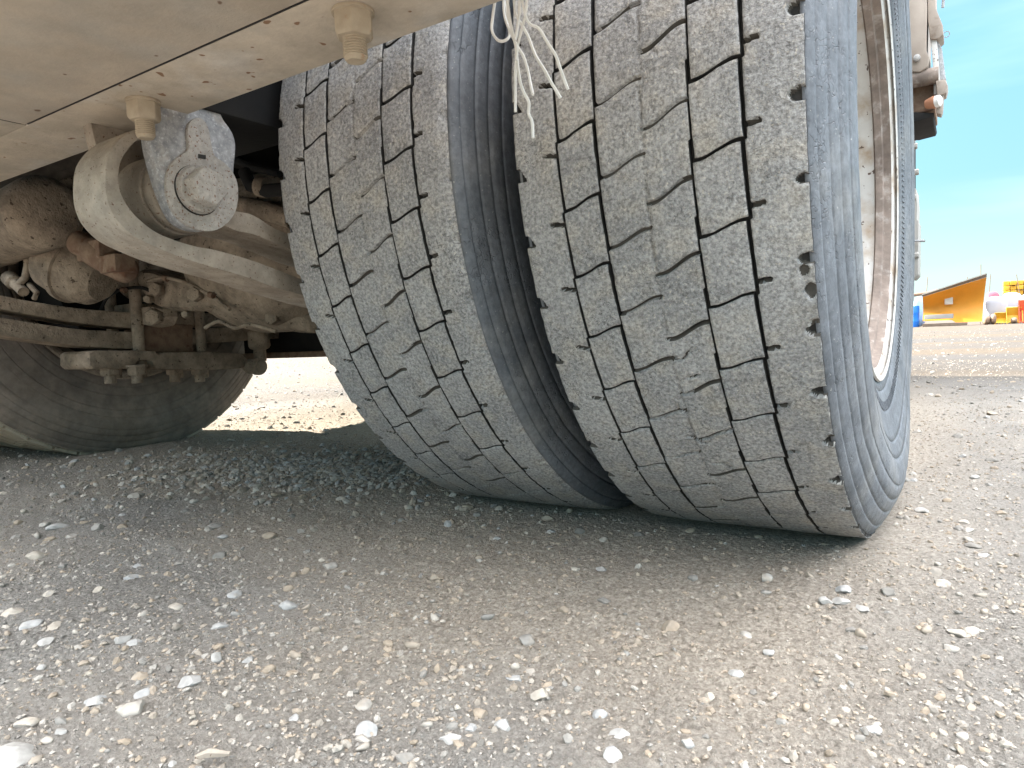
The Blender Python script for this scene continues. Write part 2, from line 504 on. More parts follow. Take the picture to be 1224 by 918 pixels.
def g_node(t, **kw):
    x = gn.new(t)
    for k, v in kw.items():
        if k.startswith('i_'): x.inputs[k[2:].replace('_', ' ')].default_value = v
        else: setattr(x, k, v)
    return x


g_tc = g_node('ShaderNodeTexCoord')


def g_noise(s, d=6, r=0.6, vec=None):
    t = g_node('ShaderNodeTexNoise', i_Scale=s, i_Detail=d, i_Roughness=r)
    gl.new(vec or g_tc.outputs['Object'], t.inputs['Vector']); return t.outputs['Fac']


def g_range(f, a, b, lo=0, hi=1):
    t = g_node('ShaderNodeMapRange'); t.inputs['From Min'].default_value = a; t.inputs['From Max'].default_value = b
    t.inputs['To Min'].default_value = lo; t.inputs['To Max'].default_value = hi
    gl.new(f, t.inputs['Value']); return t.outputs['Result']


def g_mix(f, a, b):
    t = g_node('ShaderNodeMixRGB'); gl.new(f, t.inputs['Fac'])
    for s, v in ((t.inputs['Color1'], a), (t.inputs['Color2'], b)):
        if isinstance(v, tuple): s.default_value = (*v, 1)
        else: gl.new(v, s)
    return t.outputs['Color']


grey = g_mix(g_range(g_noise(260, 6, 0.7), 0.35, 0.65), (0.150, 0.139, 0.125), (0.42, 0.395, 0.358))
grey = g_mix(g_range(g_noise(5, 5), 0.42, 0.68, 0, 0.7), grey, (0.37, 0.352, 0.327))
brown = g_mix(g_range(g_noise(200, 6, 0.7), 0.35, 0.65), (0.25, 0.212, 0.172), (0.60, 0.527, 0.44))  # brown soil brightened to lift the shaded ground beneath the truck
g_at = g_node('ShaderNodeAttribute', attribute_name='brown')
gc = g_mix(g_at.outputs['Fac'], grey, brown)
# beyond the truck: yard colour darkened to hold down the open light, tan bands across it
g_sep = g_node('ShaderNodeSeparateXYZ'); gl.new(g_tc.outputs['Object'], g_sep.inputs[0])
g_mp = g_node('ShaderNodeMapping'); g_mp.inputs['Scale'].default_value = (0.05, 0.45, 1); g_mp.inputs['Rotation'].default_value = (0, 0, 0.25)
gl.new(g_tc.outputs['Object'], g_mp.inputs['Vector'])
far = g_mix(g_range(g_noise(1.0, 4, 0.55, g_mp.outputs['Vector']), 0.42, 0.58), (0.074, 0.071, 0.069), (0.108, 0.083, 0.057))
far = g_mix(g_range(g_noise(30, 6, 0.7), 0.4, 0.6, 0, 0.4), far, (0.115, 0.106, 0.098))
g_len = g_node('ShaderNodeVectorMath', operation='LENGTH'); gl.new(g_tc.outputs['Object'], g_len.inputs[0])
gc = g_mix(g_range(g_len.outputs['Value'], 1.5, 3.2), gc, far)
g_bs = gn['Principled BSDF']
g_bs.inputs['Roughness'].default_value = 0.95
g_bs.inputs['Specular IOR Level'].default_value = 0.15
gl.new(gc, g_bs.inputs['Base Color'])
g_b1 = g_node('ShaderNodeBump', i_Strength=1.0, i_Distance=0.006); gl.new(g_noise(230, 6, 0.75), g_b1.inputs['Height'])
g_b2 = g_node('ShaderNodeBump', i_Strength=0.7, i_Distance=0.02); gl.new(g_noise(35, 5, 0.65), g_b2.inputs['Height'])
gl.new(g_b2.outputs['Normal'], g_b1.inputs['Normal']); gl.new(g_b1.outputs['Normal'], g_bs.inputs['Normal'])
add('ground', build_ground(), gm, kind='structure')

# stone material: tint attribute chooses among grey, tan, white and slate
stone_mat = bpy.data.materials.new('loose_stone'); stone_mat.use_nodes = True
sn, sl = stone_mat.node_tree.nodes, stone_mat.node_tree.links
s_at = sn.new('ShaderNodeAttribute'); s_at.attribute_name = 'tint'
s_rp = sn.new('ShaderNodeValToRGB')
els = s_rp.color_ramp.elements
els[0].position = 0.0; els[0].color = (0.19, 0.175, 0.153, 1)
els[1].position = 1.0; els[1].color = (0.40, 0.383, 0.357, 1)
for p_, c_ in ((0.22, (0.29, 0.275, 0.25, 1)), (0.42, (0.35, 0.285, 0.215, 1)), (0.6, (0.40, 0.37, 0.33, 1)), (0.78, (0.445, 0.395, 0.33, 1)), (0.88, (0.385, 0.38, 0.37, 1))):
    e = els.new(p_); e.color = c_
s_tc = sn.new('ShaderNodeTexCoord'); s_nz = sn.new('ShaderNodeTexNoise'); s_nz.inputs['Scale'].default_value = 140
s_nz.inputs['Detail'].default_value = 6
s_mr = sn.new('ShaderNodeMapRange'); s_mr.inputs['From Min'].default_value = 0.3; s_mr.inputs['From Max'].default_value = 0.7
s_mr.inputs['To Min'].default_value = 0.78; s_mr.inputs['To Max'].default_value = 1.12
s_mx = sn.new('ShaderNodeMixRGB'); s_mx.blend_type = 'MULTIPLY'; s_mx.inputs['Fac'].default_value = 1
s_bp = sn.new('ShaderNodeBump'); s_bp.inputs['Strength'].default_value = 0.5; s_bp.inputs['Distance'].default_value = 0.001
sl.new(s_at.outputs['Fac'], s_rp.inputs['Fac']); sl.new(s_tc.outputs['Object'], s_nz.inputs['Vector'])
sl.new(s_nz.outputs['Fac'], s_mr.inputs['Value']); sl.new(s_rp.outputs['Color'], s_mx.inputs['Color1'])
sl.new(s_mr.outputs['Result'], s_mx.inputs['Color2']); sl.new(s_mx.outputs['Color'], sn['Principled BSDF'].inputs['Base Color'])
sl.new(s_nz.outputs['Fac'], s_bp.inputs['Height']); sl.new(s_bp.outputs['Normal'], sn['Principled BSDF'].inputs['Normal'])
sn['Principled BSDF'].inputs['Roughness'].default_value = 0.85
sn['Principled BSDF'].inputs['Specular IOR Level'].default_value = 0.25


def rock_shapes(sub, count, seed, rough):
    """unit rocks: icosphere with flattened facets"""
    r_ = np.random.default_rng(seed); out = []
    for k in range(count):
        if sub == 0:
            V = np.array([[1, 0, 0], [-1, 0, 0], [0, 1, 0], [0, -1, 0], [0, 0, 1], [0, 0, -1]], float)
            Fc = np.array([[0, 2, 4], [2, 1, 4], [1, 3, 4], [3, 0, 4], [2, 0, 5], [1, 2, 5], [3, 1, 5], [0, 3, 5]])
        else:
            bm = bmesh.new(); bmesh.ops.create_icosphere(bm, subdivisions=sub, radius=1)
            V = np.array([v.co[:] for v in bm.verts]); Fc = np.array([[v.index for v in f.verts] for f in bm.faces]); bm.free()
        for _ in range(9 if sub > 1 else 4):           # chop with planes
            d = r_.normal(size=3); d /= np.linalg.norm(d)
            lim = r_.uniform(0.55, 0.92)
            dd = V @ d
            V = V - np.outer(np.maximum(dd - lim, 0), d)
        V = V * (1 + rough * r_.uniform(-1, 1, size=(len(V), 1)))
        V = V * np.array([r_.uniform(0.8, 1.25), r_.uniform(0.7, 1.0), r_.uniform(0.45, 0.75)])
        out.append((V, Fc))
    return out


def scatter_mesh(name, P, size, shapes, tint, smooth):
    """one mesh of rocks at ground points P"""
    n = len(P); z = ground_h(P)
    idx = rng.integers(0, len(shapes), n)
    a = rng.uniform(0, 2 * np.pi, n); tx = rng.normal(0, 0.35, n); ty = rng.normal(0, 0.35, n)
    ca, sa = np.cos(a), np.sin(a)
    Vs, Fs, Ts = [], [], []; off = 0
    for s in range(len(shapes)):
        w = np.where(idx == s)[0]
        if not len(w): continue
        V, Fc = shapes[s]
        L = V[None] * size[w][:, None, None]
        x, y, zz = L[..., 0], L[..., 1], L[..., 2]
        y2 = y * np.cos(tx[w])[:, None] - zz * np.sin(tx[w])[:, None]; z2 = y * np.sin(tx[w])[:, None] + zz * np.cos(tx[w])[:, None]
        x2 = x * np.cos(ty[w])[:, None] + z2 * np.sin(ty[w])[:, None]; z3 = -x * np.sin(ty[w])[:, None] + z2 * np.cos(ty[w])[:, None]
        X = x2 * ca[w][:, None] - y2 * sa[w][:, None] + P[w, 0][:, None]
        Y = x2 * sa[w][:, None] + y2 * ca[w][:, None] + P[w, 1][:, None]
        Z = z3 + (z[w] + size[w] * 0.12)[:, None]
        Vs.append(np.stack([X, Y, Z], -1).reshape(-1, 3))
        Fs.append((Fc[None] + (np.arange(len(w)) * len(V))[:, None, None] + off).reshape(-1, 3))
        Ts.append(np.repeat(tint[w], len(V))); off += len(w) * len(V)
    return np_mesh(name, np.vstack(Vs), np.vstack(Fs), smooth, None, {'tint': np.concatenate(Ts)})


def sample_fan(n, r0, r1, power, a0=-16, a1=80):
    """points round the place seen, thinning out with distance"""
    u = rng.uniform(0, 1, n)
    e = 2 - power
    r = (r0 ** e + u * (r1 ** e - r0 ** e)) ** (1 / e)
    a = np.radians(rng.uniform(a0, a1, n))
    return np.column_stack([CAM[0] - np.sin(a) * r, CAM[1] + np.cos(a) * r]), r


def keep_clear(P, pad=0.0):
    k = np.ones(len(P), bool)
    for x0, x1 in ((-0.63 - pad, 0.02 + pad), (-2.6 - pad, -1.92 + pad)):
        k &= ~((P[:, 0] > x0) & (P[:, 0] < x1) & (np.abs(P[:, 1]) < 0.16 + pad))
    return k


def gravel(n, lo, hi, r0, r1, power, shapes, smooth, skew=2.0, bias=None, name='gravel', what=''):
    P, r = sample_fan(n, r0, r1, power)
    size = lo + (hi - lo) * rng.uniform(0, 1, n) ** skew
    k = keep_clear(P, 0.0)
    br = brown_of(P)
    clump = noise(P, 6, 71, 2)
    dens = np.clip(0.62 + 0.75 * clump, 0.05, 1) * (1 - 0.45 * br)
    band = np.exp(-(((P[:, 0] + 1.15) * 0.8) ** 2 + ((P[:, 1] + 0.02) * 2.2) ** 2) * 1.2)   # loose bank between the wheels
    dens = np.maximum(dens, band * 0.95)
    k &= rng.uniform(0, 1, n) < dens
    P, size, br, band = P[k], size[k], br[k], band[k]
    t = np.clip(rng.beta(1.8, 2.2, len(P)), 0, 0.80)
    tan = rng.uniform(0, 1, len(P)) < br * 0.7
    t[tan] = 0.36 + 0.14 * rng.uniform(0, 1, tan.sum())
    me = scatter_mesh(name, P, size * 0.5, shapes, t, smooth)
    add(name, me, stone_mat, kind='stuff', label=what)


gravel(100000, 0.0020, 0.0052, 0.36, 3.2, 1.15, rock_shapes(0, 8, 3, 0.15), False, 1.6, what='fine grey grit of the yard surface')
gravel(36000, 0.0045, 0.0095, 0.36, 5.5, 1.05, rock_shapes(1, 8, 4, 0.06), False, 1.8, what='small crushed gravel of the yard surface')
gravel(2600, 0.009, 0.017, 0.40, 9.0, 0.95, rock_shapes(2, 8, 5, 0.03), True, 2.6, what='loose pebbles of the yard surface')
a_ = rng.uniform(0, 2 * np.pi, 3900); q_ = np.abs(rng.normal(0, 0.55, 3900))
P_ = np.column_stack([-1.06 + 0.62 * q_ * np.cos(a_), -0.10 + 0.27 * q_ * np.sin(a_) - 0.12 * q_ * np.cos(a_) * -1])
P_ = P_[keep_clear(P_, 0.01)]
add('gravel', scatter_mesh('gravel', P_, 0.0028 + 0.0080 * rng.uniform(0, 1, len(P_)) ** 2.2, rock_shapes(1, 10, 18, 0.05), rng.beta(1.6, 1.7, len(P_)), False),
    stone_mat, kind='stuff', label='bank of loose pebbles between the wheels')
P_, r_ = sample_fan(5000, 3.0, 22.0, 0.9)
add('gravel', scatter_mesh('gravel', P_, rng.uniform(0.004, 0.016, len(P_)), rock_shapes(1, 6, 8, 0.05), rng.uniform(0.0, 0.45, len(P_)), False),
    stone_mat, kind='stuff', label='scattered pebbles further out in the yard')

# stones big enough to pick up one by one: (photo x, photo y, width px, tint, height factor, label)
BIG = [
    (14, 900, 50, 1.0, .55, 'large flat white stone at the bottom left of the ground'),
    (438, 868, 32, .90, .85, 'grey white streaked cobble with a tan pebble against it'),
    (434, 882, 20, .62, .6, 'tan pebble tucked under the grey white cobble'),
    (601, 861, 20, .97, .8, 'angular pale cream stone in the front gravel'),
    (645, 826, 22, .74, .95, 'pointed tan grey stone standing up in the gravel'),
    (574, 848, 18, .45, .9, 'blunt brown stone left of the pointed stone'),
    (562, 866, 17, .9, .7, 'pale cleft stone below the blunt brown stone'),
    (538, 875, 22, .97, .6, 'rounded cream stone left of the cleft pale stone'),
    (633, 799, 17, .55, .5, 'smooth brown pebble above the pointed stone'),
    (615, 808, 20, .88, .5, 'pale grey flake beside the smooth brown pebble'),
    (720, 681, 13, 1.0, .7, 'small bright white stone alone on the brown soil'),
    (717, 843, 20, .9, .8, 'blocky grey stone right of the pointed stone'),
    (741, 868, 24, .97, .5, 'long smooth white pebble in the front gravel'),
    (732, 892, 27, .93, .7, 'broad pale stone near the lower middle edge'),
    (917, 689, 22, .8, .65, 'cream angular stone in front of the outer tyre'),
    (1126, 696, 19, .70, .85, 'tan cube shaped stone right of the outer tyre'),
    (1008, 708, 18, .93, .8, 'pale blue white stone at the head of a small cluster'),
    (987, 718, 16, 1.0, .6, 'white oval stone left in the small cluster'),
    (1006, 719, 21, 1.0, .5, 'white flat stone in the middle of the cluster'),
    (1030, 726, 17, 1.0, .5, 'white stone right in the small cluster'),
    (919, 775, 17, 1.0, .5, 'lone white oval stone in the grey gravel'),
    (1144, 755, 21, .72, .55, 'oval tan grey stone in the right gravel'),
    (1103, 611, 15, .85, .8, 'pale stone on the ground behind the outer tyre'),
    (1158, 634, 13, .62, .7, 'brown grey stone beside the wheel track on the right'),
    (1197, 613, 10, .45, .8, 'small brown stone at the right edge of the yard'),
    (44, 663, 23, .78, .65, 'pinkish tan stone on brown soil at the left'),
    (70, 630, 26, .97, .45, 'flat white stone below the pebble bank'),
    (54, 629, 13, .6, .7, 'dull stone touching the flat white stone'),
    (55, 771, 20, 1.0, .5, 'smooth white pebble on the brown soil'),
    (50, 801, 10, 1.0, .8, 'small cream pebble at the left of the track'),
    (37, 749, 25, .88, .5, 'blue grey flat stone at the left'),
    (157, 690, 15, .88, .6, 'blue grey pebble in the brown track'),
    (210, 727, 20, .78, .5, 'beige flat pebble on the brown track'),
    (146, 769, 20, 1.0, .7, 'white rounded stone of a close pair'),
    (162, 773, 16, .93, .6, 'pale jagged stone of a close pair'),
    (280, 710, 21, .86, .5, 'flat tan pebble in the brown track'),
    (263, 748, 20, .92, .5, 'cream white flat stone on the track edge'),
    (345, 723, 22, .93, .7, 'large pale wedge stone at the track edge'),
    (259, 787, 19, 1.0, .85, 'white blocky stone at the edge of the grey gravel'),
    (297, 790, 16, .95, .6, 'white chipped stone in the grey gravel'),
    (113, 837, 28, .88, .6, 'blue grey rounded cobble in the front gravel'),
    (158, 846, 32, .66, .6, 'two toned tan cobble in the front gravel'),
    (171, 829, 20, .89, .6, 'slate blue stone behind the two toned cobble'),
    (228, 814, 28, .95, .5, 'long pale flat stone in the front gravel'),
    (32, 864, 28, .8, .45, 'long tan flat stone above the large white stone'),
    (72, 875, 14, 1.0, .8, 'white round pebble near the front left'),
    (351, 855, 14, .95, .7, 'white pebble in the front grey gravel'),
    (206, 907, 12, 1.0, .7, 'tiny white pebble at the front edge'),
    (176, 548, 10, .95, .8, 'pale pointed pebble beside the far wheel'),
    (89, 551, 12, .9, .6, 'cream pebble just in front of the far wheel'),
    (228, 550, 9, .85, .7, 'pale pebble at the foot of the far tyre'),
    (162, 595, 15, .66, .7, 'pinkish pebble in the dark pebble bank'),
    (247, 565, 11, .93, .6, 'blue white pebble in the dark pebble bank'),
    (300, 573, 11, .5, .6, 'brown pebble in the dark pebble bank'),
    (390, 548, 9, .95, .7, 'white pebble on the bank near the inner tyre'),
    (1042, 868, 20, .9, .6, 'pale flat stone in the front right gravel'),
    (822, 882, 18, .85, .8, 'upright grey stone in the front gravel'),
    (1060, 822, 12, .55, .7, 'brown flake in the right hand gravel'),
    (1150, 878, 15, .8, .8, 'tan grey stone near the front right corner'),
    (978, 800, 10, .42, .5, 'orange brown chip in the grey gravel'),
]
stone_shapes = rock_shapes(3, 12, 11, 0.012)
stone_meshes = {}


def stone_obj(x, y, s, flat, tint, k, label, group):
    V, Fc = stone_shapes[k % len(stone_shapes)]
    ex = V.max(0) - V.min(0)
    Vn = V / ex[0] * np.array([1, 1, 1]) * s
    Vn[:, 2] *= flat * s * 0.8 / max(Vn[:, 2].max() - Vn[:, 2].min(), 1e-6)
    nz_ = noise(V, 2.6, k, 3)
    Vn = Vn * (1 + 0.08 * nz_[:, None])
    zg = float(ground_h(np.array([[x, y]]))[0])
    me = np_mesh('stone', Vn, Fc, True, None, {'tint': np.clip(tint + 0.06 * noise(V, 1.5, k + 50), 0, 1)})
    me.set_sharp_from_angle(angle=math.radians(28))
    o = add('stone', me, stone_mat, None, label, 'stone', group)
    o.location = (x, y, zg + s * flat * 0.8 * 0.10)
    o.rotation_euler = (random.uniform(-.12, .12), random.uniform(-.12, .12), random.uniform(0, 6.28))
    return o


taken = []
UV = []
for k, (u, v, w, tint, fl, lab) in enumerate(BIG):
    p = at(u, v + w * fl * 0.25, 'z', 0.0)
    depth = float((p - CAM) @ _F)
    stone_obj(p[0], p[1], w * depth / F_PX, fl, tint, k, lab, 'single stones lying on the gravel')
    taken.append((p[0], p[1])); UV.append((u, v, lab))
taken = np.array(taken)
n_extra = 0


def short_name(lab):
    w = lab.split()
    for k, x in enumerate(w):
        if x in ('at', 'in', 'on', 'of', 'with', 'against', 'tucked', 'below', 'above', 'beside', 'alone', 'near', 'behind', 'left', 'right', 'head', 'under', 'touching', 'standing', 'just') and k > 1:
            w = w[:k]; break
    return ' '.join(w[:4])


def to_photo(p):
    d = np.array(p) - CAM; w_ = d @ _F
    return PHOTO_W / 2 + F_PX * (d @ _R) / w_, PHOTO_H / 2 - F_PX * (d @ _U) / w_


names = [short_name(l) for _, _, l in UV]
used_labels = set()
PX, RX = sample_fan(1500, 0.45, 3.2, 0.55, -6, 72)
for k in range(len(PX)):
    if n_extra >= 200: break
    if not keep_clear(PX[k:k + 1], 0.03)[0]: continue
    if np.min(np.hypot(taken[:, 0] - PX[k, 0], taken[:, 1] - PX[k, 1])) < 0.03: continue
    s = 0.008 + 0.010 * rng.uniform() ** 2 + 0.004 * min(RX[k], 3)
    ti = int(rng.integers(0, 6))
    t = (0.12, 0.24, 0.42, 0.6, 0.78, 0.95)[ti] + rng.uniform(-.03, .03)
    fl = rng.uniform(.45, .85)
    u_, v_ = to_photo((PX[k, 0], PX[k, 1], 0.004))
    if not (0 < u_ < PHOTO_W and v_ < PHOTO_H): continue
    j = min(range(len(UV)), key=lambda q: (UV[q][0] - u_) ** 2 + (UV[q][1] - v_) ** 2)
    du, dv = u_ - UV[j][0], v_ - UV[j][1]
    rel = ('to the right of' if du > 0 else 'to the left of') if abs(du) > abs(dv) else ('in front of' if dv > 0 else 'behind')
    near_ = 'close ' if math.hypot(du, dv) < 55 else ''
    lab = '%s %s pebble %s%s the %s' % (('dark grey', 'mid grey', 'brown tan', 'dull grey', 'sandy beige', 'whitish')[ti], 'flat' if fl < .62 else 'rounded', near_, rel, names[j])
    if lab in used_labels: continue
    used_labels.add(lab)
    stone_obj(PX[k, 0], PX[k, 1], s, fl, t, k + 3, lab, 'loose pebbles strewn over the yard')
    n_extra += 1
    taken = np.vstack([taken, PX[k]])
# a dry splinter of wood on the gravel
p0_, p1_ = at(234, 905, 'z', 0.004), at(275, 901, 'z', 0.006)
bm_ = tube_bm([p0_, (p0_ * .6 + p1_ * .4) + np.array([0, 0, .002]), p1_], 0.0028, 6, None, [0.5, 1.2, .6])
finish_bm('twig', bm_, M['spring'], None, label='pale dry splinter of wood on the front gravel', cat='twig')

# ------------------------------------------------------------------ the truck
truck = empty('truck', (0, 0, 0), 'dusty truck standing on the gravel yard, seen from under its rear bumper', 'truck')
R_T, Z_W, W_T = 0.515, 0.500, 0.268
PITCH_DEG = 7.2
DEPTH = 0.0085


def wrap(a, p):
    return (a + p / 2) % p - p / 2


def sstep(t):
    t = np.clip(t, 0, 1); return t * t * (3 - 2 * t)


def settle(V, x_mid):
    """press the tyre onto the ground: flat foot, sidewalls bulging above it"""
    V = V.copy()
    z = V[:, 2]
    low = np.clip((0.16 - z) / 0.16, 0, 1)
    side = (V[:, 0] - x_mid)
    rr = np.hypot(V[:, 1], V[:, 2] - Z_W)
    bulge = np.exp(-((rr - 0.44) / 0.055) ** 2) * low
    V[:, 0] += np.sign(side) * 0.0165 * bulge
    k = 0.006
    V[:, 2] = 0.5 * (z + np.sqrt(z * z + k * k)) + 0.0005
    return V


def cyl(x, th, r):
    t = np.radians(th)
    return np.stack([x, -r * np.cos(t), Z_W - r * np.sin(t)], -1)


def crown(x):
    u = (x + W_T / 2) / (W_T / 2)
    return R_T - 0.0022 * np.abs(u) ** 3


def s_curve(u):
    """run of a cross cut: level, then climbing, then level"""
    u = np.clip(u, 0, 1)
    return 0.25 * u + 0.75 * sstep((u - 0.08) / 0.84)


def surf_noise(x, th, x0):
    P = np.column_stack([x + x0, R_T * np.cos(np.radians(th)), R_T * np.sin(np.radians(th))])
    n = 0.00045 * noise(P, 22, 3, 2) + 0.00035 * noise(P, 130, 7, 2)
    pits = np.clip(noise(P, 75, 41, 2) - 0.52, 0, 1)
    return n - pits * 0.0035


_bx = [(.5085, -.004), (.5070, 0.0), (.4990, .0038), (.4850, .0085), (.4700, .0135), (.4550, .0185), (.4400, .0222), (.4250, .0240), (.4080, .0238),
       (.3900, .0215), (.3700, .0170), (.3500, .0135), (.3300, .0090), (.3180, .0060), (.3060, .0025), (.3000, -.002), (.2900, -.016)]


def side_profile():
    rs = sorted(set([b[0] for b in _bx] + [r + d for r in (.4960, .4775, .4610, .4425, .4080, .3860, .3450, .3180) for d in (-.0011, -.0004, .0004, .0011)]
                    + [.49, .482, .474, .466, .45, .432, .416, .40, .394, .378, .36, .34, .325]), reverse=True)
    br = np.array([b[0] for b in _bx])[::-1]; bxx = np.array([b[1] for b in _bx])[::-1]
    out = []
    for r in rs:
        x = float(np.interp(r, br, bxx))
        for rc, dep in ((.4960, .0011), (.4775, .0015), (.4610, .0012), (.4425, .0008), (.4080, .0013), (.3860, .0012), (.3450, .0012), (.3180, .0010)):
            if abs(r - rc) < .0005: x -= dep
        # each band swells a little between its grooves
        x += 0.0006 * math.sin((r - .496) / .0175 * math.pi) ** 2 * (r < .496) * (r > .43)
        out.append((x, r))
    return out


SIDE_PROFILE = side_profile()


def tyre_carcass(x_off, dusty=False, dth=1.0, rough_seed=0):
    out = [(x, r) for x, r in SIDE_PROFILE]
    inn = [(-W_T - x, r) for x, r in SIDE_PROFILE]
    floor = [(x, crown(np.array([x]))[0] - DEPTH) for x in np.linspace(-W_T + 0.006, -0.006, 10)]
    prof = inn[::-1] + floor + out[::-1][::-1]
    th = np.arange(-180, 180, dth)
    xs = np.array([p[0] for p in prof]); rs = np.array([p[1] for p in prof])
    T, X = np.meshgrid(th, xs); _, Rr = np.meshgrid(th, rs)
    Xf, Tf, Rf = X.ravel(), T.ravel(), Rr.ravel()
    P = np.column_stack([Xf + rough_seed, Rf * np.cos(np.radians(Tf)), Rf * np.sin(np.radians(Tf))])
    Rf = Rf + 0.0005 * noise(P, 30, 3, 2)
    Xf = Xf + np.sign(Xf + W_T / 2) * 0.0005 * noise(P, 60, 17, 2)
    V = cyl(Xf, Tf, Rf)
    V[:, 0] += x_off
    V = settle(V, x_off - W_T / 2)
    Fc = grid_faces(len(prof), len(th), wrap=True)
    mi = np.zeros(len(Fc), int)
    row = np.arange(len(Fc)) // len(th)
    n_in = len(inn)
    mi[(row >= n_in - 1) & (row < n_in + len(floor))] = 1
    me = np_mesh('tyre', V, Fc, True, mi)
    return me


# groove centre lines (offset from the outboard shoulder), half widths
G = [(-0.2200, 0.0013), (-0.1797, 0.0017), (-0.0920, 0.0013), (-0.0482, 0.0018)]


def saw(th, phase):
    """groove walls slant and step back once per pitch"""
    return 0.0019 * (((th - phase) / PITCH_DEG) % 1.0 - 0.5)


def ths_strip(dense):
    if dense:
        return np.concatenate([np.arange(-16, 91, 0.135), np.arange(91, 344.01, 0.9)])
    return np.arange(0, 360.01, 0.9)


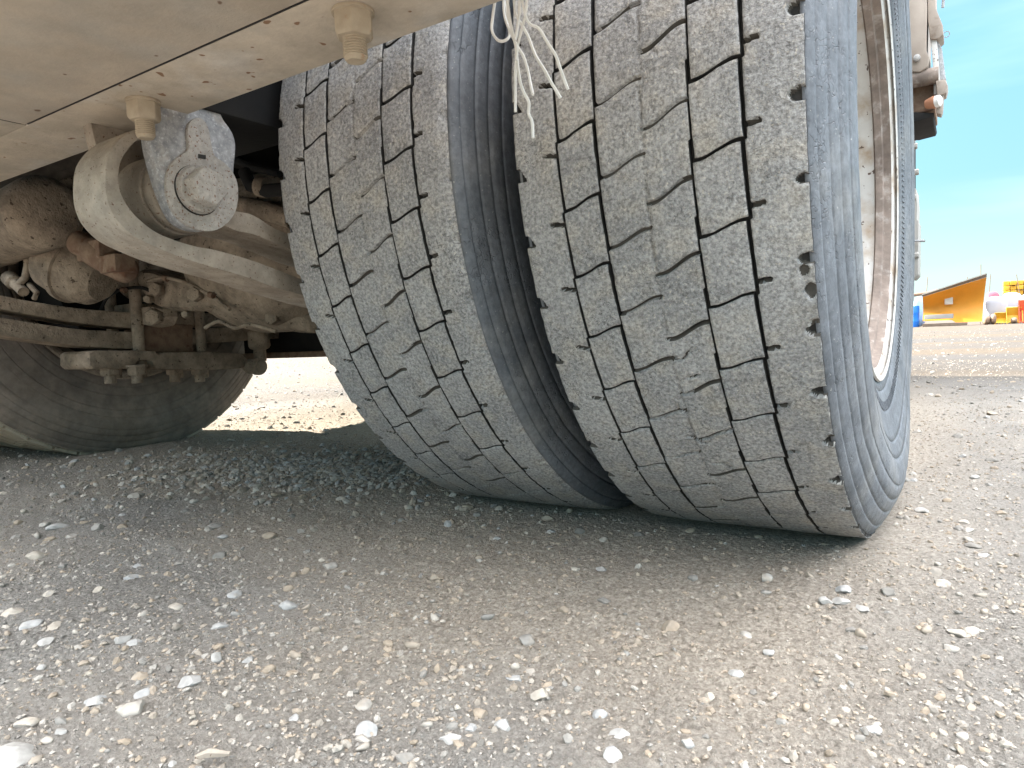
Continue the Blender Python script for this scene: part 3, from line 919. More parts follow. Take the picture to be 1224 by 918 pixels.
def strip(kind, x_off, ph, seed, parent):
    """a continuous rib of the tread: left shoulder, centre, right shoulder"""
    th = ths_strip(True)
    if kind == 'left': xa, xb, n = -W_T, G[0][0] - G[0][1], 26
    elif kind == 'centre': xa, xb, n = G[1][0] + G[1][1], G[2][0] - G[2][1], 42
    else: xa, xb, n = G[3][0] + G[3][1], 0.0, 44
    u = np.linspace(0, 1, n)
    if kind == 'right': u = 1 - (1 - u) ** 1.0 * 1.0 if False else np.interp(np.linspace(0, 1, 44), [0, .45, 1], [0, .66, 1])
    u = np.concatenate([[0, 0], u[1:-1], [1, 1]]); u[1] = 0.0; u[-2] = 1.0
    drop = np.zeros(len(u)); drop[0] = drop[-1] = DEPTH
    drop[1] = drop[-2] = 0.0007
    if kind == 'right': drop[-1] = 0.006
    if kind == 'left': drop[0] = 0.006
    U, T = np.meshgrid(u, th); Dp = np.broadcast_to(drop, U.shape)
    Uf, Tf, Df = U.ravel(), T.ravel(), Dp.ravel().copy()
    left = xa + (saw(Tf, ph + 1.69) if kind != 'left' else 0)
    right = xb + (saw(Tf, ph + 3.0) if kind != 'right' else 0)
    if kind == 'centre':        # rows of the mesh run along the slanting cuts
        Xs = xa + (xb - xa) * Uf; xm = -0.1345
        Tf = Tf - 1.59 * s_curve((Xs - xa + .001) / (xm - xa + .001)) - 1.85 * s_curve((Xs - xm) / (xb + .001 - xm))
    if kind == 'right': left = xa + saw(Tf, ph + 0.5)
    if kind == 'left': right = xb + saw(Tf, ph + 4.5)
    X = left + (right - left) * Uf
    cut = np.zeros(len(X))

    def add_cut(x0, t0, x1, t1, hw, dep, fade0=1.0, fade1=1.0, soft=0.0007):
        uu = (X - x0) / (x1 - x0)
        tc = t0 + (t1 - t0) * s_curve(uu)
        dist = np.abs(wrap(Tf - tc - ph, PITCH_DEG)) * math.pi / 180 * R_T
        kk = np.floor((Tf - tc - ph) / PITCH_DEG + 0.5)
        rnd = 0.75 + 0.5 * (_hash(kk.astype(np.int64), kk.astype(np.int64) * 0 + int(x0 * 1e4), kk.astype(np.int64) * 0, seed) * .5 + .5)
        d = sstep((hw - dist) / soft + 0.5) * dep * rnd
        d *= (uu > -0.03) * (uu < 1.03) * (fade0 + (fade1 - fade0) * np.clip(uu, 0, 1))
        return d

    if kind == 'centre':
        cut = np.maximum(cut, add_cut(xa - .001, 1.69, -0.1345, 0.1, 0.0017, 0.0055, 1, .9))
        cut = np.maximum(cut, add_cut(-0.1345, 4.95, xb + .001, 3.1, 0.0018, 0.0055, .85, 1))
        m = np.abs(X + 0.1352 + 0.0006 * np.sin(Tf * 1.7))
        P = np.column_stack([X, Tf * 0.009])
        cut = np.maximum(cut, sstep((0.0013 - m) / 0.0009) * 0.0042 * np.clip(0.45 + 0.8 * noise(P, 34, seed + 5, 2), 0, 1))
        if seed < 20:       # scuffs torn into the middle rib of the outer tyre, low on the tread
            for t0, x0, ln, an in ((29, -0.128, .034, -.5), (31.3, -0.118, .018, .1), (41, -0.132, .03, .45), (45.5, -0.116, .026, .3),
                                   (51, -0.134, .024, .6), (36, -.139, .02, .9), (60, -.128, .03, .2)):
                dx = X - x0; dy = (Tf - t0) * math.pi / 180 * R_T
                a_ = dx * math.cos(an) + dy * math.sin(an); b_ = -dx * math.sin(an) + dy * math.cos(an)
                b_ = b_ + 0.002 * np.sin(a_ * 300 + t0)
                cut = np.maximum(cut, sstep((0.0017 - np.abs(b_)) / 0.0012) * sstep((ln * .5 - np.abs(a_)) / .006) * 0.004)
    elif kind == 'right':
        cut = np.maximum(cut, add_cut(xa - .001, 6.45, -0.0345, 6.3, 0.0019, 0.0065, soft=.0008))
        kk = np.floor((Tf - 4.7 - ph) / PITCH_DEG + 0.5)
        rj = _hash(kk.astype(np.int64), kk.astype(np.int64) * 0 + 5, kk.astype(np.int64) * 0, seed)
        dist = np.abs(wrap(Tf - 4.7 - ph, PITCH_DEG)) * math.pi / 180 * R_T
        P = np.column_stack([X + x_off, Tf * 0.009])
        amp = 1.0 if seed < 20 else 0.35
        qd = np.hypot((X + 0.0035) / (0.0095 + 0.002 * rj), dist / (0.0056 + 0.001 * rj)) + 0.16 * noise(P, 260, seed + 3, 2)
        cut = np.maximum(cut, amp * sstep((1.0 - qd) / 0.30) * 0.0068)
        X = np.where(Uf >= 0.999, X + 0.0010 * noise(P, 120, seed + 9, 2) - 0.0008, X)
        if seed > 20:       # the inner tyre's shoulder is worn round
            Df = np.where(Uf > .5, 0, Df) + 0.0078 * np.clip((X + 0.020) / 0.020, 0, 1) ** 2.2
        elif True:
            big = ((20.2, -.009, .0065), (22.2, -.004, .0075), (25.6, -.003, .006), (33.4, -.002, .006), (40.2, -.003, .006), (47.5, -.002, .006))
            for t0, x0, s_ in big:
                q = np.hypot((X - x0) * 1.1, (Tf - t0) * math.pi / 180 * R_T * .8) + 0.0022 * noise(P, 260, seed + 31, 3)
                cut = np.maximum(cut, sstep((s_ - q) / .0035) * 0.0042)
    else:
        cut = np.maximum(cut, add_cut(-0.2345, 5.65, xb + .001, 5.85, 0.0018, 0.0065, soft=.0008))
        dist = wrap(Tf - 7.35 - ph, PITCH_DEG) * math.pi / 180 * R_T
        reach = np.where((dist > -0.0075) & (dist < 0.004), (0.004 - np.abs(dist) * 0.0) + (dist + 0.0075) * 0.62, 0)
        cut = np.maximum(cut, sstep(((-W_T + reach) - X) / 0.0015 + 0.3) * (reach > 0) * 0.0085)
    cut = np.where((Df >= 0.0059) & (Uf > .001) & (Uf < .999), cut, np.where(Df >= 0.0059, 0, cut)) if kind == 'right' and seed > 20 else np.where(Df >= 0.0059, 0, cut)
    Rr = crown(X) - Df - cut
    Rr = np.maximum(Rr, crown(X) - DEPTH)
    nz_ = surf_noise(X, Tf, x_off)
    chip = np.clip(noise(np.column_stack([X + x_off, Tf * 0.009]), 110, seed + 77, 2), 0, 1)
    edge = np.minimum(Uf, 1 - Uf) * (xb - xa)
    Rr = Rr + nz_ - 0.0018 * chip * np.exp(-(edge / 0.0022) ** 2) * (Df < .005)
    V = cyl(X, Tf, Rr); V[:, 0] += x_off
    V = settle(V, x_off - W_T / 2)
    nr, nc = U.shape
    Fc = grid_faces(nr, nc)
    deep = np.maximum(cut, np.where(Df > 0.004, 0.008, 0))
    dq = deep[Fc].mean(1)
    mi = (dq > 0.0026).astype(int)
    if kind == 'right' and seed > 20: mi[(Uf[Fc].mean(1) > 0.5) & (cut[Fc].mean(1) < 0.002)] = 0
    mi[(mi == 1) & (cut[Fc].mean(1) > 0.0015) & (dq < 0.0062)] = 2
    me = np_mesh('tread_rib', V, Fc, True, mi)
    return add('tread_rib', me, [M['tread'], M['groove'], M['cut']], parent)


UB = np.array([0, 0, .025, .07, .16, .27, .38, .5, .62, .73, .84, .93, .975, 1, 1.0])
VB = np.array([0, 0, .02, .06, .12, .2, .28, .36, .44, .52, .6, .68, .76, .84, .9, .95, .98, 1, 1.0])


def block_arrays(rib, k, x_off, ph, seed):
    """one separate tread block: rib 1 lies between grooves 0 and 1, rib 3 between grooves 2 and 3"""
    if rib == 1:
        xl, xr = G[0][0] + G[0][1], G[1][0] - G[1][1]; tl, tr = 4.42, 3.15
    else:
        xl, xr = G[2][0] + G[2][1], G[3][0] - G[3][1]; tl, tr = 1.60, 0.40
    Ug, Vg = np.meshgrid(UB, VB)
    U, Vv = Ug.ravel(), Vg.ravel()
    hw = math.degrees(0.0017 / R_T)
    up = ph + tl + (tr - tl) * s_curve(U) + k * PITCH_DEG + hw
    lo = ph + tl + (tr - tl) * s_curve(U) + (k + 1) * PITCH_DEG - hw
    T = up + (lo - up) * Vv
    X = xl + (xr - xl) * U + 0.0024 * (Vv - 0.5)
    nr, nc = Ug.shape
    rowi, coli = np.divmod(np.arange(nr * nc), nc)
    drop = np.zeros(nr * nc)
    b1 = (rowi == 1) | (rowi == nr - 2) | (coli == 1) | (coli == nc - 2)
    b0 = (rowi == 0) | (rowi == nr - 1) | (coli == 0) | (coli == nc - 1)
    drop[b1] = 0.0008; drop[b0] = DEPTH
    P = np.column_stack([X + x_off, T * 0.009])
    jit = noise(P, 170, seed + 3, 2)
    T = T + np.where(b1 | b0, 0.06 * jit, 0)
    X = X + np.where(b1 | b0, 0.0005 * noise(P, 150, seed + 13, 2), 0)
    chip = np.clip(noise(P, 120, seed + 23, 2), 0, 1)
    h0 = 0.0004 * (_hash(np.array([k]), np.array([rib]), np.array([seed]), 3)[0])
    Rr = crown(X) - drop + np.where(b0, 0, surf_noise(X, T, x_off) - 0.0014 * chip * b1 + h0)
    # leading edge of every block worn a little lower
    Rr = Rr - np.where(b0, 0, 0.0007 * sstep((0.12 - Vv) / 0.12))
    V = cyl(X, T, Rr); V[:, 0] += x_off
    V = settle(V, x_off - W_T / 2)
    Fc = grid_faces(nr, nc)
    mi = (drop[Fc].max(1) > 0.004).astype(int)
    return V, Fc, mi


def dual_tyre(x_off, ph, seed, label):
    me = tyre_carcass(x_off, rough_seed=seed)
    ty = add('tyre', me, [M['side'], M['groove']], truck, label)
    for kind in ('left', 'centre', 'right'):
        strip(kind, x_off, ph, seed, ty)
    rest_V, rest_F, rest_M, off = [], [], [], 0
    k0 = math.floor((-16 - ph - 4.4) / PITCH_DEG)
    for rib in (1, 3):
        for k in range(k0, k0 + 50):
            V, Fc, mi = block_arrays(rib, k, x_off, ph, seed)
            if k < k0 + 15:
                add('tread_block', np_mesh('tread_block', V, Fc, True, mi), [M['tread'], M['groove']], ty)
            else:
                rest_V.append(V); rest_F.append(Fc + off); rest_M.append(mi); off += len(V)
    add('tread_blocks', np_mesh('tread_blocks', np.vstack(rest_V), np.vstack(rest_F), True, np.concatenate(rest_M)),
        [M['tread'], M['groove']], ty, kind='stuff')
    # moulded ticks under the shoulder
    bm = bmesh.new()
    for q in range(14):
        th = math.radians(ph + 68.0 + q * 3.6)
        r0, r1 = (0.4900, 0.5060)
        xx = x_off + 0.0032
        c, s = math.cos(th), math.sin(th)
        t = 0.0016
        pts = []
        for rr, dx in ((r0, 0.0035), (r1, 0.0)):
            for e in (-t, t):
                pts.append((xx + dx - .0012, -rr * c - e * s * -1, Z_W - rr * s - e * c))
                pts.append((xx + dx + .0012, -rr * c - e * s * -1, Z_W - rr * s - e * c))
        vs = [bm.verts.new(p) for p in pts]
        for f in ((0, 1, 3, 2), (4, 6, 7, 5), (0, 4, 5, 1), (2, 3, 7, 6), (0, 2, 6, 4), (1, 5, 7, 3)):
            bm.faces.new([vs[i] for i in f])
    for v in bm.verts:
        if v.co.z < 0.004: v.co.z = 0.004
    for q in range(230):        # fine radial ribbing near the bead
        th = math.radians(q * 360 / 230.0)
        c, s = math.cos(th), math.sin(th); t = 0.0011; pts = []
        for rr, xx in ((0.3315, 0.0102), (0.3435, 0.0128)):
            for e in (-t, t):
                for dx in (-0.001, 0.0006):
                    pts.append((x_off + xx + dx, -rr * c + e * s, Z_W - rr * s - e * c))
        vs = [bm.verts.new(p) for p in pts]
        for f in ((0, 1, 3, 2), (4, 6, 7, 5), (0, 4, 5, 1), (2, 3, 7, 6), (0, 2, 6, 4), (1, 5, 7, 3)):
            bm.faces.new([vs[i] for i in f])
    finish_bm('shoulder_lugs', bm, M['side'], ty, kind='stuff')
    return ty


outer = dual_tyre(0.0, 0.0, 11, 'outer tyre of the pair with a torn middle rib and bluish outer sidewall')
inner = dual_tyre(-0.3475, 0.95, 31, 'inner tyre of the pair with a smoothly rounded worn shoulder')


def wheel_rim(x_off, flip=1, m_main='rim', m_gut='rust', nuts=True):
    """flip=1: dish opens towards +x"""
    prof = [(0.0125, 0.2960), (0.0145, 0.3030), (0.0118, 0.3045), (0.0085, 0.2985), (0.0070, 0.2900), (0.0050, 0.2860), (-0.0060, 0.2840),
            (-0.0080, 0.2780), (-0.0180, 0.2755), (-0.0205, 0.2800), (-0.0300, 0.2790), (-0.0600, 0.2740), (-0.0900, 0.2620),
            (-0.1500, 0.2560), (-0.1560, 0.2450), (-0.1620, 0.2000), (-0.1600, 0.1500), (-0.1560, 0.1450), (-0.1560, 0.1200)]
    back = [(-0.1700, 0.1200), (-0.1720, 0.2000), (-0.1700, 0.2600), (-0.2400, 0.2700), (-0.2560, 0.2860), (-0.2620, 0.3030), (-0.2600, 0.2960)]
    seg = 120
    def mk(pr, closed=False):
        bm = bmesh.new()
        pr2 = [(flip * s, r) for s, r in pr]
        lathe_bm(pr2, (x_off, 0, Z_W), (1, 0, 0), seg, bm, 0.0, closed)
        return bm
    bm = mk(prof + back)
    bm.faces.ensure_lookup_table()
    bm.normal_update()
    o = finish_bm('wheel_rim', bm, [M[m_main], M[m_gut]], truck, smooth_angle=50)
    for p in o.data.polygons:
        s = (p.center[0] - x_off) * flip
        r = math.hypot(p.center[1], p.center[2] - Z_W)
        if -0.0215 < s < 0.0052 and 0.274 < r < 0.2875: p.material_index = 1
    return o


rim_o = wheel_rim(-0.0085)
rim_i = wheel_rim(-0.3475, 1)
# hub and wheel nuts, deep inside the outer rim
lathe('hub', [(-0.155, 0.14), (-0.13, 0.138), (-0.115, 0.11), (-0.075, 0.105), (-0.07, 0.09), (-0.068, 0.0)], (0, 0, Z_W), M['rust'], truck, seg=40)
for q in range(10):
    a = q / 10 * 2 * math.pi
    finish_bm('wheel_nut', hexhead_bm((-0.156, -0.1675 * math.cos(a), Z_W + 0.1675 * math.sin(a)), (1, 0, 0), 0.019, 0.03), M['rust'], rim_o)
# bead line round the valve side of the rim: dark seam between rim lip and rubber
lathe('hub', [(-0.35, 0.13), (-0.35, 0.17), (-0.72, 0.20), (-0.72, 0.12)], (-0.02, 0, Z_W), M['under_dark'], truck, seg=32)

# far side duals
OPX = -1.9395


def far_tyre(xf, label):
    prof = [(x, r) for x, r in SIDE_PROFILE]
    W2 = 0.27
    pr = [(xf + x, r) for x, r in prof[::-1]] + [(xf - W2 - x, r) for x, r in prof]
    pr.insert(len(prof), (xf - 0.004, 0.512)); pr.insert(len(prof) + 1, (xf - 0.02, 0.515))
    pr.insert(len(prof) + 2, (xf - W2 + 0.02, 0.515)); pr.insert(len(prof) + 3, (xf - W2 + .004, 0.512))
    bm = lathe_bm(pr, (0, 0, Z_W), (1, 0, 0), 150, None, 0, False)
    for v in bm.verts:
        z = v.co.z
        r = math.hypot(v.co.y, z - Z_W)
        low = min(max((0.16 - z) / 0.16, 0), 1)
        v.co.x += math.copysign(0.014 * math.exp(-((r - .43) / .05) ** 2) * low, v.co.x - (xf - W2 / 2))
        v.co.z = 0.5 * (z + math.sqrt(z * z + 3.6e-5)) + 0.0005
    o = finish_bm('tyre', bm, [M['side_dusty'], M['tread_dusty']], truck, smooth_angle=60, label=label)
    for p in o.data.polygons:
        if math.hypot(p.center[1], p.center[2] - Z_W) > 0.511 or p.center[2] < 0.006 and xf - W2 < p.center[0] < xf: p.material_index = 1
    # tread lugs standing proud, in four rows
    for row in range(4):
        xa = xf - 0.012 - row * 0.064; xb = xa - 0.056
        bm = bmesh.new()
        for q in range(50):
            t0 = math.radians(q * 7.2 + row * 2.3); t1 = t0 + math.radians(6.3)
            vs = []
            for rr in (0.512, 0.5205):
                for tt in (t0, t1):
                    for xx in (xa, xb):
                        z_ = Z_W - rr * math.sin(tt)
                        vs.append(bm.verts.new((xx, -rr * math.cos(tt), max(z_, 0.001 + 0.0004 * (rr > .515)))))
            for f in ((0, 1, 3, 2), (4, 6, 7, 5), (0, 4, 5, 1), (2, 3, 7, 6), (0, 2, 6, 4), (1, 5, 7, 3)):
                bm.faces.new([vs[i] for i in f])
        finish_bm('tread_rib', bm, M['tread_dusty'], o)
    return o


far_in = far_tyre(OPX, 'dusty brown inner tyre on the far side of the axle')
far_out = far_tyre(OPX - 0.3475, 'dust covered outer tyre on the far side of the axle')
for xo in (OPX - W_T, OPX - W_T - 0.3475):
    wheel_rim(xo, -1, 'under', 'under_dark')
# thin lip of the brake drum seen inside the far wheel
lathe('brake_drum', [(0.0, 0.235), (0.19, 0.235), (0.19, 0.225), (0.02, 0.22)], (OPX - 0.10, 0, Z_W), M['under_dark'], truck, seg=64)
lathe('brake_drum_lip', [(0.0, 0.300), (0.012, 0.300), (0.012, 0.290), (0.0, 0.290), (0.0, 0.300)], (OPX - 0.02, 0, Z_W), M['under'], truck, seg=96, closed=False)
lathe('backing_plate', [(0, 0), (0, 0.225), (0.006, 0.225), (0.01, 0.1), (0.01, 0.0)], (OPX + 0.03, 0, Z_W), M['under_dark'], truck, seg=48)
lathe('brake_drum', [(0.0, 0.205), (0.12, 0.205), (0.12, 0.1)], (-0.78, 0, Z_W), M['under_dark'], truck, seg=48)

# ---- axle, differential
lathe('axle_housing', [(0, .06), (0, .075), (.35, .078), (.42, .11), (.47, .165), (.55, .185), (.66, .185), (.74, .165), (.79, .11), (.86, .078), (1.22, .075), (1.22, .06)],
      (-1.87, 0, Z_W), M['under'], truck, seg=36)
lathe('differential_nose', [(0, .17), (.08, .16), (.16, .11), (.30, .09), (.34, .06)], (-1.277, 0.10, Z_W), M['under'], truck, axis=(0, 1, 0), seg=28)

# ---- rear crossbar flange, plate, bolts
ZB = 0.55
bm = box_bm((-1.55, -0.706, ZB), (0.02, -0.612, ZB + 0.006))
box_bm((-1.55, -0.6185, ZB + 0.0062), (0.02, -0.6125, ZB + 0.12), bm)
box_bm((-1.55, -0.95, ZB), (-0.820, -0.7062, ZB + 0.006), bm)
finish_bm('crossbar', bm, M['flange'], truck, 0.0012, label='dusty beige steel flange with rust spots along the rear of the truck')
bm = box_bm((-0.815, -0.98, ZB - 0.0004), (0.12, -0.7098, ZB + 0.004))
box('seam_shade_strip', (-0.815, -0.7079, ZB + 0.0005), (0.02, -0.7063, ZB + 0.0058), M['black'], truck, 0)  # black strips added to stand for the shaded gap along the seam
box('seam_shade_strip', (-0.8195, -0.94, ZB + 0.0005), (-0.8175, -0.712, ZB + 0.0058), M['black'], truck, 0)
box('seam_light_block', (-0.815, -0.72, ZB + 0.0063), (0.02, -0.700, ZB + 0.0105), M['black'], truck, 0)  # black backing added to keep skylight out of the seam gap
finish_bm('underrun_plate', bm, M['plate'], truck, 0.0010, label='flat beige steel plate butted against the crossbar')


def hanging_bolt(u, v, lab):
    p = at(u, v, 'z', ZB)
    x, y = p[0], p[1]
    dn = (0, 0, -1)
    b = lathe('bolt', [(0.0, 0.0172), (0.0024, 0.0175), (0.003, 0.0150), (0.004, 0.0150)], (x, y, ZB - 0.0004), M['bolt'], truck, axis=dn, seg=28, label=lab)
    finish_bm('nut', hexhead_bm((x, y, ZB - 0.0034), dn, 0.0168, 0.0185, None, 0.35), M['bolt'], b, 0.0006)
    prof = [(0.0, 0.0092)]
    for q in range(8):
        s = q * 0.0021
        prof += [(s + 0.0004, 0.0092), (s + 0.0011, 0.0101), (s + 0.0017, 0.0092)]
    prof += [(0.0180, 0.0088), (0.0195, 0.0075)]
    lathe('thread', prof, (x, y, ZB - 0.021), M['bolt'], b, axis=dn, seg=24)


hanging_bolt(171, 120, 'nut and threaded bolt end hanging under the left of the flange')
hanging_bolt(422, 13, 'nut and threaded bolt end hanging near the inner tyre')

# ---- hanging leaf spring and its shackle, nearest the camera
XS = -0.66
outer_px = [(176, 152), (158, 156), (141, 169), (128.6, 188), (125.7, 217.6), (128.6, 241), (138, 261), (156, 279.5), (179, 292), (209, 305), (242, 316), (294, 331), (327, 343), (358, 352), (384, 360)]
inner_px = [(176, 165), (166, 166), (154, 178), (144.5, 194), (142, 210), (144, 229), (154, 248), (170, 265), (192, 280), (229, 293), (261, 299.5), (307, 313), (356, 332), (384, 342)]
o_yz = smooth_poly(plane_poly(outer_px, XS), 4, closed=False)
i_yz = smooth_poly(plane_poly(inner_px, XS), 4, closed=False)


def band(name, O, I, x0, x1, m, parent, bevel=0.0015, **kw):
    """a curved bar: outer and inner edge of equal length, extruded in x"""
    n = min(len(O), len(I))
    def res(Q):
        Q = np.array(Q); s = np.linspace(0, len(Q) - 1, n); i = np.floor(s).astype(int).clip(0, len(Q) - 2)
        return Q[i] + (Q[i + 1] - Q[i]) * (s - i)[:, None]
    O, I = res(O), res(I)
    bm = bmesh.new(); rows = []
    for k in range(n):
        rows.append([bm.verts.new((x, p[0], p[1])) for x, p in ((x1, O[k]), (x0, O[k]), (x0, I[k]), (x1, I[k]))])
    for A, B in zip(rows, rows[1:]):
        for j in range(4):
            bm.faces.new((A[j], A[(j + 1) % 4], B[(j + 1) % 4], B[j]))
    bm.faces.new(rows[0]); bm.faces.new(rows[-1][::-1])
    bmesh.ops.recalc_face_normals(bm, faces=bm.faces)
    ed = [e for e in bm.edges if e.calc_face_angle(0) > 1.0]
    bmesh.ops.bevel(bm, geom=ed, offset=bevel, segments=2, profile=0.6, affect='EDGES')
    return finish_bm(name, bm, m, parent, **kw)


# carry both leaves on to the axle and past it
O2 = o_yz + [(-0.33, 0.326), (-0.2, 0.315), (0.0, 0.310), (0.25, 0.325), (0.5, 0.37)]
I2 = i_yz + [(-0.33, 0.3435), (-0.2, 0.3325), (0.0, 0.3275), (0.25, 0.3425), (0.5, 0.3875)]
sp = band('leaf_spring', O2, I2, XS - 0.070, XS, M['spring'], truck, label='lower spring leaf hooked round the shackle pin')
up_px = [(262, 249), (284, 252.5), (304, 257), (327, 271.5), (341.5, 278), (372, 292)]
lo_px = [(262, 266), (281, 275), (300, 279), (314, 284), (345, 297), (372, 309)]
Ou = smooth_poly(plane_poly(lo_px, XS), 3, closed=False) + [(-0.2, 0.362), (0.0, 0.346), (0.25, 0.362), (0.5, 0.40)]
Iu = smooth_poly(plane_poly(up_px, XS), 3, closed=False) + [(-0.2, 0.380), (0.0, 0.364), (0.25, 0.380), (0.5, 0.418)]
band('leaf_spring', Ou, Iu, XS - 0.070, XS - 0.001, M['spring'], truck, label='upper spring leaf running in from its eye')
PC = at(241, 226, 'x', -0.640)
pcy, pcz = float(PC[1]), float(PC[2])
EC = (pcy - 0.010, pcz + 0.004)
lathe('spring_eye', [(-0.080, .045), (-0.078, .049), (-0.028, .049), (-0.025, .0475), (-0.025, 0.0)],
      (XS, pcy, pcz), M['spring'], truck, seg=56)
lathe('bushing', [(-.026, .0445), (-0.020, .0465), (-0.012, .0468), (-0.0095, .0455), (-0.0085, .0425), (-0.0035, .0425), (-0.0005, .040), (0.0010, .034), (0.0010, 0)], (XS, pcy, pcz), M['spring'], truck, seg=56)
# shackle plates: near one with flange edge, far one beyond the leaf
plate_px = [(160, 40), (170, 120), (178, 157), (181.5, 178), (188, 204), (197, 232), (209, 258), (222, 270), (238, 275), (256, 274), (270, 267), (280, 255), (284, 240), (282, 225),
            (279, 211), (281.5, 178), (280, 165), (275, 154), (267, 143), (263.5, 133), (262, 118), (262, 40)]
pl_yz = smooth_poly(plane_poly(plate_px, -0.645), 3)
finish_bm('shackle_plate', prism_bm(pl_yz, -0.6640, -0.645), M['bracket'], truck, 0.0015, smooth_angle=30,
          label='blue grey shackle plate with a rounded foot')
thick_px = [(166, 120), (176, 157), (186, 200), (197, 232), (209, 258), (222, 270), (232, 268), (215, 240), (200, 200), (190, 150), (186, 120)]
finish_bm('shackle_plate', prism_bm([(y - 0.0, z) for y, z in pl_yz], -0.775, -0.7555), M['spring'], truck, 0.0015, smooth_angle=30,
          label='far shackle plate half hidden behind the spring eye')
# keeper: ring with an upright tongue and a square hole
kp = [(225.5, 178), (224.5, 160), (226, 148), (232.5, 141.5), (240, 141), (246.5, 147), (250.5, 158), (253, 172), (257, 186), (268, 194), (278, 205), (284, 219), (285, 236),
      (282, 252), (274, 265), (260, 274.5), (244, 276), (226, 270), (211, 257), (202, 240), (199, 222), (201, 205), (208, 192), (218, 184)]
finish_bm('keeper_plate', prism_bm(smooth_poly(plane_poly(kp, -0.639), 3), -0.6448, -0.639), M['keeper'], truck, 0.0012, smooth_angle=30,
          label='speckled pale keeper plate with an upright tongue')
kk_ = plane_poly([(237, 184), (246, 185.5), (246, 190.5), (237, 189)], -0.6385)
finish_bm('keeper_slot_dark_fill', prism_bm(kk_, -0.6395, -0.6384), M['black'], truck)
wc = at(241, 226, 'x', -0.632)
lathe('washer', [(0, .0272), (0.0006, .0276), (0.001, .0276), (0.001, .0262), (0.0075, .0262), (0.0085, .0252), (0.0085, .016), (0.0075, .0155)],
      (-0.6388, float(wc[1]), float(wc[2])), [M['keeper']], truck, seg=48, closed=False)
lathe('washer_gap_dark_fill', [(0, .0284), (0.0004, .0284), (0.0004, 0)], (-0.6389, float(wc[1]) - .0008, float(wc[2]) - .0008), M['black'], truck, seg=48)
hc = at(250, 222.5, 'x', -0.616)
finish_bm('pivot_bolt', hexhead_bm((-0.632, float(hc[1]), float(hc[2])), (1, 0, 0), 0.0222, 0.0200, None, 0.28, 0.04), M['keeper'], truck, 0.0007,
          label='large hexagon head on the shackle pin')
lathe('pivot_pin', [(0, .0225), (0.13, .0225)], (-0.775, pcy, pcz), M['spring'], truck, seg=24)
# hanger behind the shackle, up to the chassis rail
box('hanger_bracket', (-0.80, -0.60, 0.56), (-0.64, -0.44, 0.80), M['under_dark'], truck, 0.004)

# ---- far spring pack with U-bolts
XF = -1.70


def fz(px, x=XF): return plane_poly(px, x)


def far_band(up, lo, extra_u, extra_l, label):
    U_ = smooth_poly(fz(up), 3, closed=False) + extra_u
    L_ = smooth_poly(fz(lo), 3, closed=False) + extra_l
    band('leaf_spring', L_, U_, XF - 0.085, XF, M['under'], truck, 0.004, label=label)


far_band([(-60, 340), (0, 353), (65, 364.6), (110, 370), (168, 374)], [(-60, 355), (0, 369.5), (82, 384), (120, 389), (168, 393)],
         [(0.1, 0.385), (0.4, 0.40)], [(0.1, 0.345), (0.4, 0.36)], 'upper far spring leaf')
far_band([(-60, 366), (0, 379), (82, 392), (120, 395), (168, 397)], [(-60, 388), (0, 400.6), (65, 410), (110, 415), (168, 418)],
         [(0.1, 0.342), (0.4, 0.355)], [(0.1, 0.300), (0.4, 0.31)], 'lower far spring leaf')


def yz(u, v, x=XF + 0.01):
    p = at(u, v, 'x', x); return float(p[1]), float(p[2])


for uu, r_, dv in ((161.5, 0.0145, 0), (236.5, 0.0135, 6)):
    y_, z_ = yz(uu, 380)
    zl = yz(uu, 452)[1]
    tube('u_bolt', [(XF + 0.018, y_, 0.62), (XF + 0.018, y_, zl)], r_, M['under'], truck, 14)
    tube('u_bolt', [(XF - 0.105, y_, 0.62), (XF - 0.105, y_, zl)], r_, M['under'], truck, 14)
finish_bm('spring_pad', prism_bm([yz(172, 386), yz(232, 388), yz(232, 421), yz(172, 421)], XF - 0.09, XF + 0.005), M['under_rust'], truck, 0.004)
finish_bm('axle_seat', prism_bm([yz(160, 362), yz(245, 364), yz(245, 389), yz(160, 389)], XF - 0.09, XF - 0.01), M['under'], truck, 0.006)
bp = [(107, 422), (112, 419), (186, 419), (190, 424), (196, 421), (250, 420), (290, 423), (297, 430), (292, 440), (250, 442.5), (190, 441), (186, 441), (182, 432), (176, 430), (166, 431), (158, 441), (112, 441), (107, 436)]
finish_bm('clamp_plate', prism_bm(plane_poly(bp, XF + 0.05), XF - 0.10, XF + 0.05), M['under'], truck, 0.006, smooth_angle=35)
for uu, dx in ((131, 0.02), (163, 0.045), (208, -0.03), (238, 0.02)):
    y_, z_ = yz(uu, 441, XF + dx)
    finish_bm('u_bolt_nut', hexhead_bm((XF + dx, y_, z_ + 0.006), (0, 0, -1), 0.0235, 0.022), M['under'], truck, 0.001)
    tube('u_bolt_end', [(XF + dx, y_, z_), (XF + dx, y_, z_ - 0.036)], 0.0135, M['under'], truck, 12)
lathe('washer', [(0, .03), (0.005, .03)], (XF + 0.045, *yz(163, 436, XF + .045)), M['under'], truck, axis=(0, 0, -1), seg=20)
